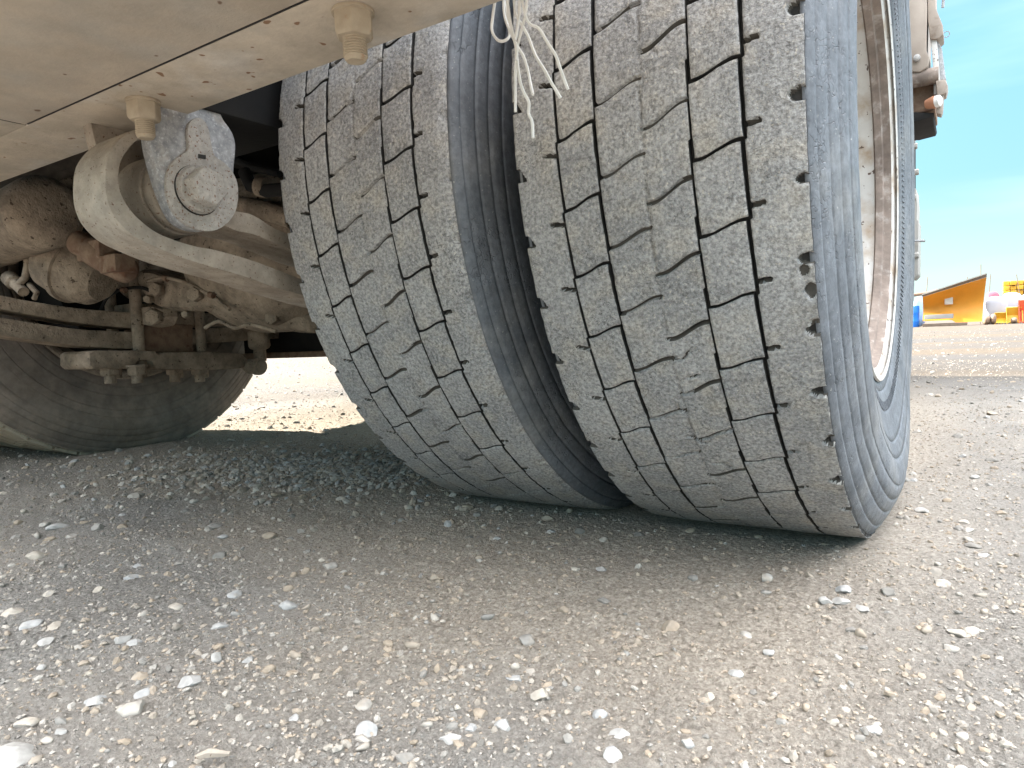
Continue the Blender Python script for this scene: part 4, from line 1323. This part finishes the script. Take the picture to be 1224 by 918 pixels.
# stabiliser link and its joint
y_, z_ = yz(309, 398, -1.66); yb, zb = yz(309, 418, -1.66)
lathe('link_cup', [(0, .028), (0.004, .0315), (zb * 0 + 0.045, .0315), (0.052, .027), (0.056, .018), (0.09, .018)], (-1.66, y_, z_ + 0.006), M['under'], truck, axis=(0, 0, -1), seg=28)
yj, zj = yz(307, 438, -1.62)
lathe('link_joint', [(-.045, .0), (-0.045, .019), (-0.03, .0225), (0.012, .0225), (0.014, .025), (0.03, .025), (0.034, .016), (0.05, .016), (0.05, 0)],
      (-1.63, yj, zj), M['under'], truck, axis=(1, -0.25, 0), seg=24)
# cross tube low behind the wheels
box('cross_rod', (-1.90, 0.30, 0.246), (-0.66, 0.33, 0.264), M['under_rust'], truck, 0.004)
box('gap_block_panel', (-1.88, 0.335, 0.262), (-0.66, 0.35, 0.40), M['under_dark'], truck, 0.004)  # dark panel added to cover the bright gap above the rod

# ---- brake chambers, hoses and castings between the springs
def pt(u, v, y): return at(u, v, 'y', y)


c0 = pt(45, 255, -0.42); c1 = pt(-70, 240, -0.42)
ax = Vector(c0) - Vector(c1)
lathe('air_tank', [(0, 0), (0.0, .05), (0.012, .066), (0.03, .073), (0.6, .073), (0.62, .05), (0.62, 0)], (float(c0[0]) + 0.05, float(c0[1]), float(c0[2])), M['under'], truck,
      axis=(-1, 0.12, 0.0), seg=40, label='dusty brown cylinder behind the spring hook')
c = pt(92, 322, -0.30)
lathe('brake_chamber', [(-.085, 0), (-.08, .04), (-.06, .068), (-.012, .074), (-.010, .080), (0.004, .080), (0.006, .074), (.05, .066), (.075, .045), (.08, 0)],
      (float(c[0]), float(c[1]), float(c[2])), M['under'], truck, axis=(0.86, 0.35, -0.42), seg=44, label='domed brake chamber below the cylinder')
c = pt(112, 300, -0.37)
bm = bmesh.new()
lathe_bm([(-.055, .018), (-.05, .026), (-.01, .024), (0.0, .03), (0.04, .03), (0.055, .022)], c, (0.9, 0.1, -0.42), 16, bm)
box_bm((c[0] - .03, c[1] - .02, c[2] - .02), (c[0] + .06, c[1] + .02, c[2] + .016), bm)
finish_bm('clevis', bm, M['under_rust'], truck, 0.003)
c = pt(140, 318, -0.36)
bm = bmesh.new(); lathe_bm([(-.05, .017), (-.03, .026), (.03, .026), (.045, .015)], c, (0.9, 0.1, -0.35), 16, bm)
box_bm((c[0] - .01, c[1] - .03, c[2] - .016), (c[0] + .05, c[1] + .01, c[2] + .018), bm)
finish_bm('slack_adjuster', bm, M['under_rust'], truck, 0.003)
tube('air_hose', [pt(32, 300, -.36), pt(33, 318, -.36), pt(30, 332, -.36), pt(20, 342, -.36)], 0.008, M['under'], truck, 10)
c = pt(17, 338, -.36)
lathe('hose_fitting', [(-.03, .012), (-.028, .018), (.0, .018), (.004, .012), (.05, .012)], c, M['under'], truck, axis=(0.8, 0, -.45), seg=12)
tube('bleed_pipe', [pt(35, 340, -.35), pt(44, 350, -.35), pt(41, 357, -.35)], 0.006, M['under'], truck, 8)
c = pt(6, 305, -.36)
lathe('hose_fitting', [(-.03, .02), (.03, .022), (.036, .012)], c, M['under'], truck, axis=(1, 0, -.1), seg=12)


def casting(name, px, y0, y1, m, bevel=0.008):
    """a lumpy casting: outline at its real distance, extruded in y and roughened"""
    bm = bmesh.new()
    A = smooth_poly([tuple(at(u, v, 'y', y0)) for u, v in px], 2)
    n = len(A)
    cen = np.mean(np.array(A), 0)
    rings = []
    for k, (yy, s) in enumerate(((y0 - 0.012, 0.80), (y0, 0.94), (y0 + 0.012, 1.0), (y1, 1.0))):
        rings.append([bm.verts.new((cen[0] + (p[0] - cen[0]) * s, yy, cen[2] + (p[2] - cen[2]) * s)) for p in A])
    for Ra, Rb in zip(rings, rings[1:]):
        for j in range(n):
            bm.faces.new((Ra[j], Ra[(j + 1) % n], Rb[(j + 1) % n], Rb[j]))
    bm.faces.new(rings[0]); bm.faces.new(rings[-1][::-1])
    bmesh.ops.triangulate(bm, faces=[f for f in bm.faces if len(f.verts) > 4])
    bmesh.ops.subdivide_edges(bm, edges=bm.edges, cuts=1)
    P = np.array([v.co[:] for v in bm.verts])
    nz = noise(P, 28, 5, 2)
    for v, q in zip(bm.verts, nz):
        d = (v.co - Vector(cen)).normalized(); v.co += d * float(q) * 0.005
    return finish_bm(name, bm, m, truck, smooth_angle=50)


casting('torque_rod_bracket', [(160, 325), (180, 322), (205, 330), (235, 336), (262, 346), (262, 362), (240, 372), (205, 371), (186, 366), (172, 352)], -0.14, -0.04, M['under'])
casting('torque_rod_bracket', [(255, 340), (300, 350), (345, 365), (372, 378), (372, 398), (330, 394), (290, 386), (250, 376), (235, 362)], -0.05, 0.05, M['under'])
for (u, v, yv, r_) in ((190, 346, -0.16, .017), (236, 352, -0.16, .017), (181, 358, -0.17, .010), (226, 376, -0.17, .009), (187, 379, -0.15, .021), (328, 380, -0.08, .016)):
    c = pt(u, v, yv)
    finish_bm('bolt', hexhead_bm(c, (0.45, -0.85, 0), r_, 0.02), M['under'], truck, 0.0008)
casting('bracket_plate', [(172, 366), (200, 368), (200, 389), (172, 389)], -0.10, -0.08, M['under'])
for k_, pth in enumerate((((176, 336), (196, 332), (222, 338), (250, 352), (275, 370)), ((120, 372), (128, 356), (146, 346), (170, 344), (186, 352)),
                          ((245, 392), (262, 384), (280, 392), (300, 388), (330, 396)), ((0, 330), (14, 322), (26, 330), (30, 346), (24, 362)))):
    tube('brake_line', smooth_poly([tuple(pt(u_, v_, -.19 + .01 * i_)) for i_, (u_, v_) in enumerate(pth)], 4, closed=False), 0.0042, M['under_dark' if k_ % 2 else 'under'], truck, 8)
for u_, v_ in ((196, 332), (250, 352), (146, 346)):
    lathe('pipe_clip', [(0, .007), (.012, .007)], pt(u_, v_, -.18), M['under_rust'], truck, axis=(1, .2, -.3), seg=10)
tube('air_hose', [pt(292, 205, -.2), pt(300, 222, -.2), pt(318, 228, -.2), pt(345, 226, -.2)], 0.013, M['under_dark'], truck, 12)
lathe('pipe_clamp', [(0, .02), (.02, .02)], pt(309, 222, -.2), M['under'], truck, axis=(1, .3, -.3), seg=16)
tube('air_hose', [pt(284, 246, -.15), pt(310, 250, -.15), pt(350, 262, -.15)], 0.02, M['under'], truck, 12)
tube('hydraulic_pipe', [pt(280, 190, -.1), pt(300, 200, -.1), pt(335, 208, -.1)], 0.008, M['under_dark'], truck, 10)

# ---- chassis and body above
for xr in (-0.86, -1.70):
    bm = box_bm((xr, -0.60, 0.82), (xr + 0.008, 2.5, 1.08))
    box_bm((xr, -0.60, 0.812), (xr + 0.07, 2.5, 0.82), bm); box_bm((xr, -0.60, 1.0802), (xr + 0.07, 2.5, 1.088), bm)
    finish_bm('chassis_rail', bm, M['under_dark'], truck)
for yc in (-0.35, 0.45, 1.3):
    box('cross_member', (-1.692, yc, 0.85), (-0.868, yc + 0.08, 1.05), M['under_dark'], truck)
box('body_floor', (-2.52, -1.02, 1.10), (-0.12, 3.3, 1.18), M['under_dark'], truck)
for lo, hi in (((-2.52, -1.02, 1.1805), (-0.12, -0.97, 1.70)), ((-2.52, 3.25, 1.1805), (-0.12, 3.3, 1.70)),
               ((-2.52, -0.969, 1.1805), (-2.47, 3.249, 1.70)), ((-0.17, -0.969, 1.1805), (-0.12, 3.249, 1.70))):
    box('body_wall', lo, hi, M['body'], truck)
box('body_roof', (-2.52, -1.02, 1.7005), (-0.12, 3.3, 1.74), M['body'], truck)
box('side_sun_blocker', (-2.56, -1.02, 0.16), (-2.05, -0.56, 1.098), M['body'], truck, 0.01)  # unseen box added to stop low sun reaching the foreground
bm = bmesh.new(); rows_ = []
for q in range(15):
    a_ = math.radians(-12 + q * 204 / 14)
    rows_.append([bm.verts.new((x_, -r_ * math.cos(a_), Z_W + r_ * math.sin(a_))) for x_, r_ in ((-2.62, .500), (-2.62, .510), (-1.90, .585), (-1.90, .575))]
                 + [bm.verts.new((-2.62, -1.0 * math.cos(a_), max(Z_W + 1.0 * math.sin(a_), .3)))])
for A_, B_ in zip(rows_, rows_[1:]):
    for j_ in range(4): bm.faces.new((A_[j_], A_[(j_ + 1) % 4], B_[(j_ + 1) % 4], B_[j_]))
    bm.faces.new((A_[1], A_[4], B_[4], B_[1]))
finish_bm('arch_sun_blocker', bm, M['under_dark'], truck)  # unseen skirted arch added to stop sun leaking over the far wheels
bm = box_bm((-2.50, 0.66, 0.40), (-1.95, 3.25, 1.098))
finish_bm('forward_sky_blocker', bm, M['under_dark'], truck, 0.05)  # box added forward of the far wheels to block sky under the body
box('bumper_hanger', (-1.30, -0.94, 0.5565), (-1.24, -0.62, 1.098), M['under_dark'], truck)
box('bumper_hanger', (-0.60, -0.96, 0.5565), (-0.54, -0.70, 1.098), M['under_dark'], truck)
# dark panels closing the view above the crossbar and the axle
box('view_closing_panel', (-1.55, -0.625, 0.675), (-0.62, -0.620, 1.098), M['under_dark'], truck, 0.001)

box('sky_block_panel', (-1.88, 0.50, 0.70), (-0.66, 0.512, 1.098), M['under_dark'], truck, 0.001)  # dark panel added to cover a hole of bright sky

# ---- fittings on the truck's outer side, seen past the outer tyre
YE = 1.55


def side_piece(name, px, y0, y1, m, bevel=0.004, parent=truck, **kw):
    bm = bmesh.new()
    A = [at(u, v, 'y', y0) for u, v in px]
    a = [bm.verts.new((p[0], y0, p[2])) for p in A]; b = [bm.verts.new((p[0], y1, p[2])) for p in A]
    n = len(A)
    bm.faces.new(a); bm.faces.new(b[::-1])
    for i in range(n): bm.faces.new((a[i], a[(i + 1) % n], b[(i + 1) % n], b[i]))
    return finish_bm(name, bm, m, parent, bevel, **kw)


side_piece('side_bracket', [(1070, -60), (1106, -60), (1108, 8), (1107, 60), (1111, 68), (1109, 80), (1100, 86), (1070, 86)], YE, YE + 0.35, M['equip'], 0.008)
side_piece('side_channel', [(1107.5, -60), (1118, -60), (1119, 10), (1127, 30), (1128, 41), (1122, 46), (1112, 47), (1109, 24)], YE + 0.02, YE + 0.12, M['equip'], 0.005)
side_piece('side_post', [(1112.5, 46), (1120, 48), (1124, 94), (1120, 113), (1116, 113), (1116, 92)], YE + 0.03, YE + 0.07, M['rim'], 0.003)
side_piece('side_post', [(1120.5, 48), (1126, 58), (1130, 90), (1131, 95), (1124, 95)], YE + 0.05, YE + 0.1, M['bracket'], 0.003)
side_piece('side_hinge', [(1118, 96), (1130, 94), (1133, 102), (1131, 111), (1120, 114)], YE, YE + 0.08, M['equip'], 0.006)
side_piece('side_post', [(1120, 114), (1128, 112), (1127, 131), (1125, 137), (1119, 135)], YE + 0.01, YE + 0.06, M['equip'], 0.004)
side_piece('side_panel', [(1070, 98), (1117, 96), (1118, 130), (1105, 134), (1070, 136)], YE + 0.06, YE + 0.3, M['under_rust'], 0.006)
side_piece('side_panel', [(1070, 133), (1117, 134.5), (1115, 140), (1093, 146), (1070, 146)], YE + 0.02, YE + 0.3, M['under_dark'], 0.004)
c = at(1104, 82, 'y', YE)
lathe('side_roller', [(0, .026), (0.2, .026)], (c[0] - .16, YE + 0.03, c[2] - .02), M['rust'], truck, seg=24)
lathe('side_bolt', [(0, .010), (0.012, .010), (.014, .007)], at(1096, 70, 'y', YE), M['bracket'], truck, axis=(0, -1, 0), seg=14)
c = at(1112, 122, 'y', YE)
lamp = lathe('marker_lamp', [(0, .014), (0.022, .020), (0.03, .020)], (c[0] - .012, YE + .02, c[2]), mat('orange_lens', (.42, .20, .12), (.48, .24, .15), 4, .4, bump=0), truck, axis=(1, -.4, 0), seg=20)
lathe('lamp_lens', [(0.0302, .0195), (0.042, .018), (.046, .01), (.047, 0)], (c[0] - .012, YE + .02, c[2]), mat('white_lens', (.75, .74, .72), (.8, .79, .77), 4, .25, bump=0), lamp, axis=(1, -.4, 0), seg=20)
c = np.array(at(1131.5, 41, 'y', YE))
tube('wire_ring', [tuple(c + np.array([math.cos(t) * .008, 0, math.sin(t) * .009])) for t in np.linspace(-2.6, 2.6, 14)], 0.0011, M['equip'], truck, 6)
c = at(1126, 4, 'y', YE + .2)
tube('mirror_arm', [tuple(at(1133, -30, 'y', YE + .2)), tuple(at(1128, -5, 'y', YE + .2)), tuple(at(1127, 9, 'y', YE + .2))], 0.0045, M['bracket'], truck, 8)
YG = 2.45
side_piece('side_box', [(1060, 225), (1095, 225), (1096.5, 245), (1096, 262), (1098, 264), (1097.5, 328), (1093, 333), (1060, 333)], YG, YG + 0.2, M['body'], 0.004)
for (u, v) in ((1094.5, 166), (1095.5, 176), (1096, 207), (1094, 237), (1096, 306)):
    c = at(u - 9, v, 'y', YG)
    finish_bm('side_bolt', hexhead_bm((c[0], YG, c[2]), (1, 0, 0), 0.014, 0.032 if u < 1096 else .036), M['body'], truck, 0.001)
tube('side_pin', [tuple(at(1090, 288, 'y', YG - .02)), tuple(at(1106, 288, 'y', YG - .02))], 0.005, M['bracket'], truck, 8)
side_piece('side_step', [(1040, 160), (1091, 160), (1091, 226), (1040, 226)], YG + .02, YG + 0.25, M['under_dark'], 0.004)

# ------------------------------------------------------------------ frayed white twine hanging off the crossbar
tw = empty('twine', tuple(at(610, -12, 'y', -0.606)), 'frayed white twine hanging in loose strands before the tyres', 'twine')
YT = -0.606
strands = [
    [(594, -14), (589, 20), (588, 36), (594, 47), (602, 49), (609, 42), (606, 20), (600, -14)],
    [(602, -14), (603, 18), (612, 42), (620, 58), (626, 68), (631, 84), (634, 100), (637, 113)],
    [(608, -14), (607, 12), (611, 34), (617, 60), (616, 90), (616, 134)],
    [(614, -14), (616, 14), (625, 32), (632, 45), (640, 66), (651, 84), (658, 97), (664, 107), (670, 117)],
    [(622, -14), (627, 14), (633, 28), (644, 34), (654, 50), (664, 66), (669, 80), (675, 97), (679, 107)],
    [(630, -14), (629, 12), (623, 38), (618, 62), (621, 94), (626, 110), (632, 122), (632, 136), (636, 146), (637, 165)],
    [(605, -14), (609, 20), (614, 44), (618, 58), (617, 72)],
    [(620, -14), (621, 10), (619, 30), (616, 48)],
]
for k, s in enumerate(strands):
    pts = [np.array(at(u, v, 'y', YT - 0.003 * k + 0.004 * math.sin(i * 1.3 + k))) for i, (u, v) in enumerate(s)]
    sm = smooth_poly([tuple(p) for p in pts], 6, closed=False)
    finish_bm('strand', tube_bm(sm, 0.00125, 6), M['twine'], tw)

# ------------------------------------------------------------------ things standing across the yard
YY = 36.0
cm = {}


def flat(name, c, rough=0.6, var=0.15, **kw):
    return mat(name, tuple(v * (1 - var) for v in c), tuple(min(v * (1 + var), 1) for v in c), 1.2, rough, bump=0.2, b_scale=20, b_dist=0.01, **kw)


M['orange'] = flat('orange_plough_paint', (0.62, 0.27, 0.03), 0.5, 0.1)
M['yard_grey'] = flat('grey_plough_edge', (0.15, 0.145, 0.135))
M['blue'] = flat('blue_plastic', (0.02, 0.16, 0.58), 0.4, 0.1)
M['white_bag'] = flat('white_woven_plastic', (0.36, 0.36, 0.40), 0.7, 0.1)
M['red'] = flat('pink_red_sheet', (0.55, 0.06, 0.09), 0.6, 0.1)
M['yellow'] = flat('yellow_attachment_paint', (0.60, 0.36, 0.04), 0.5, 0.15)
M['wood'] = flat('weathered_pallet_wood', (0.16, 0.12, 0.09), 0.8, 0.2)
M['red_or'] = flat('red_orange_paint', (0.62, 0.10, 0.04), 0.5, 0.1)


def yp(u, v, y=YY):
    p = at(u, v, 'y', y); return float(p[0]), float(p[2])


gz = 0.0


def zb(v_top):  # height above ground of a photo row at the yard's distance
    return yp(1150, v_top)[1]


# snow plough: curved mouldboard, taller at its right end
xa, _ = yp(1103, 380); xb, _ = yp(1174, 380); xc, _ = yp(1179, 340)
plough = empty('snow_plough', (float((xa + xb) / 2), YY, 0), 'orange snow plough blade with a grey top edge resting on a pallet', 'snow plough')
bm = bmesh.new(); rows = []
NX, NZ = 16, 12
for i in range(NX + 1):
    t = i / NX
    x = xa + (xb - xa) * t
    top = zb(352.5) + (zb(334) - zb(352.5)) * (t * 0.92 + 0.08 * t * t)
    bot = 0.26 if t < .55 else 0.14
    row = []
    for j in range(NZ + 1):
        s = j / NZ
        z = bot + (top - bot) * s
        dy = 0.55 * (4 * (s - 0.45) ** 2)          # concave front
        xx = x + (xc - xb) * s ** 1.2 * t ** 3
        row.append((xx, YY - dy + 0.3, z))
    rows.append(row)
fr = [[bm.verts.new(p) for p in r] for r in rows]
bk = [[bm.verts.new((p[0], p[1] + 0.04, p[2])) for p in r] for r in rows]
for i in range(NX):
    for j in range(NZ):
        bm.faces.new((fr[i][j], fr[i + 1][j], fr[i + 1][j + 1], fr[i][j + 1]))
        bm.faces.new((bk[i][j], bk[i][j + 1], bk[i + 1][j + 1], bk[i + 1][j]))
    bm.faces.new((fr[i][0], bk[i][0], bk[i + 1][0], fr[i + 1][0])); bm.faces.new((fr[i][NZ], fr[i + 1][NZ], bk[i + 1][NZ], bk[i][NZ]))
for j in range(NZ):
    bm.faces.new((fr[0][j], fr[0][j + 1], bk[0][j + 1], bk[0][j])); bm.faces.new((fr[NX][j], bk[NX][j], bk[NX][j + 1], fr[NX][j + 1]))
finish_bm('mouldboard', bm, M['orange'], plough, smooth_angle=60)
# grey deflector along the top edge
bm = bmesh.new(); prev = None
for i in range(NX + 1):
    p = rows[i][NZ]
    th_ = 0.13 + 0.10 * (i / NX)
    q = [bm.verts.new((p[0], p[1] - 0.05, p[2] + 0.002)), bm.verts.new((p[0], p[1] - 0.35, p[2] + th_ * .55)),
         bm.verts.new((p[0], p[1] - 0.33, p[2] + th_ * .55 + .05)), bm.verts.new((p[0], p[1] + 0.06, p[2] + 0.06))]
    if prev:
        for a in range(4): bm.faces.new((prev[a], q[a], q[(a + 1) % 4], prev[(a + 1) % 4]))
    else: bm.faces.new(q)
    prev = q
bm.faces.new(prev[::-1])
finish_bm('deflector', bm, M['yard_grey'], plough)
x0, z0 = yp(1129, 364); x1, z1 = yp(1139, 354)
box('pale_sticker', (x0, YY - 0.02 + .16, z0), (x1, YY + 0.19, z1), flat('pale_plate', (0.7, 0.66, 0.6)), plough, 0.005)
x0, z0 = yp(1088, 355); x1, z1 = yp(1115, 349)
tube('push_arm', [(x0 - .8, YY - .4, z0 - .05), (x0, YY - .4, z0 + .05), (x1 - .2, YY - .38, z1 - .05), (x1 + .2, YY - .3, z1 + .05)], 0.07, M['under_rust'], plough, 10)
x0, z0 = yp(1106, 382); x1, z1 = yp(1140, 375)
bm = prism_bm([(YY - 1.0, z0), (YY - 0.35, z0), (YY - 0.45, z1), (YY - 0.9, z1)], x0, x1)
finish_bm('concrete_block', bm, M['yard_grey'], None, 0.03, label='grey concrete weight on the pallet before the plough blade', cat='block')
# pallet: boards and blocks
x0, _ = yp(1104, 385); x1, _ = yp(1156, 385)
pal = empty('pallet', ((x0 + x1) / 2, YY - .6, 0), 'weathered wooden pallet under the orange plough blade', 'pallet')
for k in range(5):
    yb_ = YY - 1.05 + k * 0.26
    box('board', (x0, yb_, 0.105), (x1, yb_ + 0.16, 0.135), M['wood'], pal, 0.004)
for k in range(5):
    xk = x0 + (x1 - x0 - 0.35) * k / 4
    box('block', (xk, YY - 1.05, 0.004), (xk + 0.35, YY + .15, 0.104), M['wood'], pal, 0.004)
# blue barrel
cx_, _ = yp(1094, 375); rr = abs(yp(1099.5, 375)[0] - yp(1089, 375)[0]) / 2
bar = lathe('barrel', [(0, rr * .9), (0.03, rr), (0.25, rr), (0.27, rr * 1.04), (0.29, rr), (zb(363) * .66, rr), (zb(363) * .68, rr * 1.04), (zb(363) * .70, rr), (zb(363) - .03, rr), (zb(363), rr * .9), (zb(363), 0)],
            (cx_, YY - .2, 0.002), M['blue'], None, axis=(0, 0, 1), seg=24, label='blue plastic barrel left of the plough blade', cat='barrel')
# pale blue tarp bundle above it, resting on a crate


def lump(name, px_lo, px_hi, y, m, label, cat, seed, top_flat=0.6, z_base=0.0, group=None, depth=0.8):
    x0, _ = yp(px_lo[0], 380, y); x1, _ = yp(px_hi[0], 380, y)
    z0 = z_base; z1 = float(at(px_hi[0], px_hi[1], 'y', y)[2])
    bm = bmesh.new(); bmesh.ops.create_icosphere(bm, subdivisions=3, radius=1)
    P = np.array([v.co[:] for v in bm.verts])
    nz = noise(P, 1.6, seed, 3)
    for v, q in zip(bm.verts, nz):
        c = Vector(v.co); n_ = c.normalized()
        c = Vector([math.copysign(abs(t) ** top_flat, t) for t in n_]) * (1 + 0.10 * float(q))
        v.co = Vector(((x0 + x1) / 2 + c.x * (x1 - x0) / 2, y + c.y * depth / 2, max(z0, (z0 + z1) / 2 + c.z * (z1 - z0) / 2)))
    return finish_bm(name, bm, m, None, label=label, cat=cat, group=group, smooth_angle=60)


lump('tarp_bundle', (1092, 0), (1106, 354), YY + 1.2, flat('pale_blue_sheet', (.25, .42, .7)), 'pale blue sheeted bundle behind the blue barrel', 'bundle', 3)
lump('bulk_bag', (1176, 0), (1204, 353), YY + 0.6, M['white_bag'], 'bulging bluish white bulk bag right of the plough blade', 'bag', 5, group='bulk bags in the yard')
lump('bulk_bag', (1196, 0), (1222, 348.5), YY + 1.6, M['white_bag'], 'taller cream white bulk bag under the yellow stack', 'bag', 9, group='bulk bags in the yard')
lump('bulk_bag', (1218, 0), (1250, 349), YY + 1.2, M['white_bag'], 'white bulk bag at the picture edge beside the red machine', 'bag', 12, group='bulk bags in the yard')
lump('tarpaulin', (1177, 0), (1196, 347.5), YY + 2.2, M['red'], 'pink red sheet showing above the white bulk bags', 'tarpaulin', 15)
# yellow attachments: bucket shapes
for k, (u0, v0, u1, v1, mm, lab) in enumerate(((1190, 385, 1203, 373, 'yellow', 'small yellow digger bucket on the ground by the bags'),
                                               (1204, 384, 1222, 366, 'yellow', 'yellow loader attachment in front of the bags'),
                                               (1219, 384, 1236, 357, 'red_or', 'red orange machine part at the picture edge'))):
    y = YY - 0.6 - .1 * k
    x0, _ = yp(u0, v0, y); x1, _ = yp(u1, v0, y); z1 = float(at(u1, v1, 'y', y)[2])
    poly = [(y, 0.0), (y + .6, 0.0), (y + .75, z1 * .5), (y + .5, z1), (y + .32, z1 * .97), (y + .5, z1 * .5), (y + .35, .12), (y, .06)]
    b = empty('bucket', ((x0 + x1) / 2, y, 0), lab, 'digger bucket')
    finish_bm('shell', prism_bm(poly, x0, x1), M[mm], b, 0.01)
    for xs_ in (x0 - .03, x1):
        finish_bm('side_plate', prism_bm([(y, 0.001), (y + .6, 0.001), (y + .75, z1 * .5), (y + .5, z1 * .98), (y + .2, z1 * .45)], xs_, xs_ + .03), M[mm], b)
    for q in range(4):
        xq = x0 + (x1 - x0) * (q + .3) / 4
        box('tooth', (xq, y - .12, 0.0), (xq + .05, y - .002, .05), M['yard_grey'], b, 0.004)
# dark scrap low in front
for k, (u0, u1, v1, lab) in enumerate(((1174, 1184, 377, 'dark scrap iron heap beside the plough blade'), (1184, 1191, 375, 'small brown scrap heap between plough and bags'),
                                       (1208, 1216, 379, 'dark scrap lump below the yellow attachment'))):
    lump('scrap_heap', (u0, 0), (u1, v1), YY - 0.9, M['under_rust'], lab, 'scrap', 20 + k, 0.8)
# stacked yellow formwork beams behind
x0, z0 = yp(1199, 349, YY + 4); x1, z1 = yp(1240, 333.5, YY + 4)
stk = empty('beam_stack', ((x0 + x1) / 2, YY + 4, 0), 'high stack of yellow formwork beams behind the bulk bags', 'stack')
nb = 0
for r_ in range(9):
    for k in range(5):
        zz = 0.002 + r_ * z1 / 9
        xk = x0 + (x1 - x0) * k / 5
        box('beam', (xk + .01, YY + 3.6 + .05 * ((r_ + k) % 3), zz), (xk + (x1 - x0) / 5 - .02, YY + 4.8, zz + z1 / 9 - .03), M['yellow'], stk, 0.01)
# thin poles and stalks standing among the clutter
for k, (ub, vb, ut, vt, lab) in enumerate(((1172, 345, 1172.5, 316, 'thin upright rod behind the tall end of the plough blade'),
                                           (1181, 349, 1184, 328, 'thin bent rod above the pink red sheet'),
                                           (1105, 345, 1109, 331, 'thin slanting stalk above the blue barrel'),
                                           (1223, 349, 1215, 328, 'pale slanting pole leaning by the yellow stack'),
                                           (1156, 345, 1156.5, 331, 'short thin rod behind the middle of the plough blade'))):
    y = YY + 2.8
    xb_, _ = yp(ub, vb, y); xt, zt = yp(ut, vt, y)
    tube('rod', [(xb_, y, 0), (xb_ * .5 + xt * .5, y, zt * .6), (xt, y, zt)], 0.014, M['wood'], None, 6, label=lab, cat='rod')
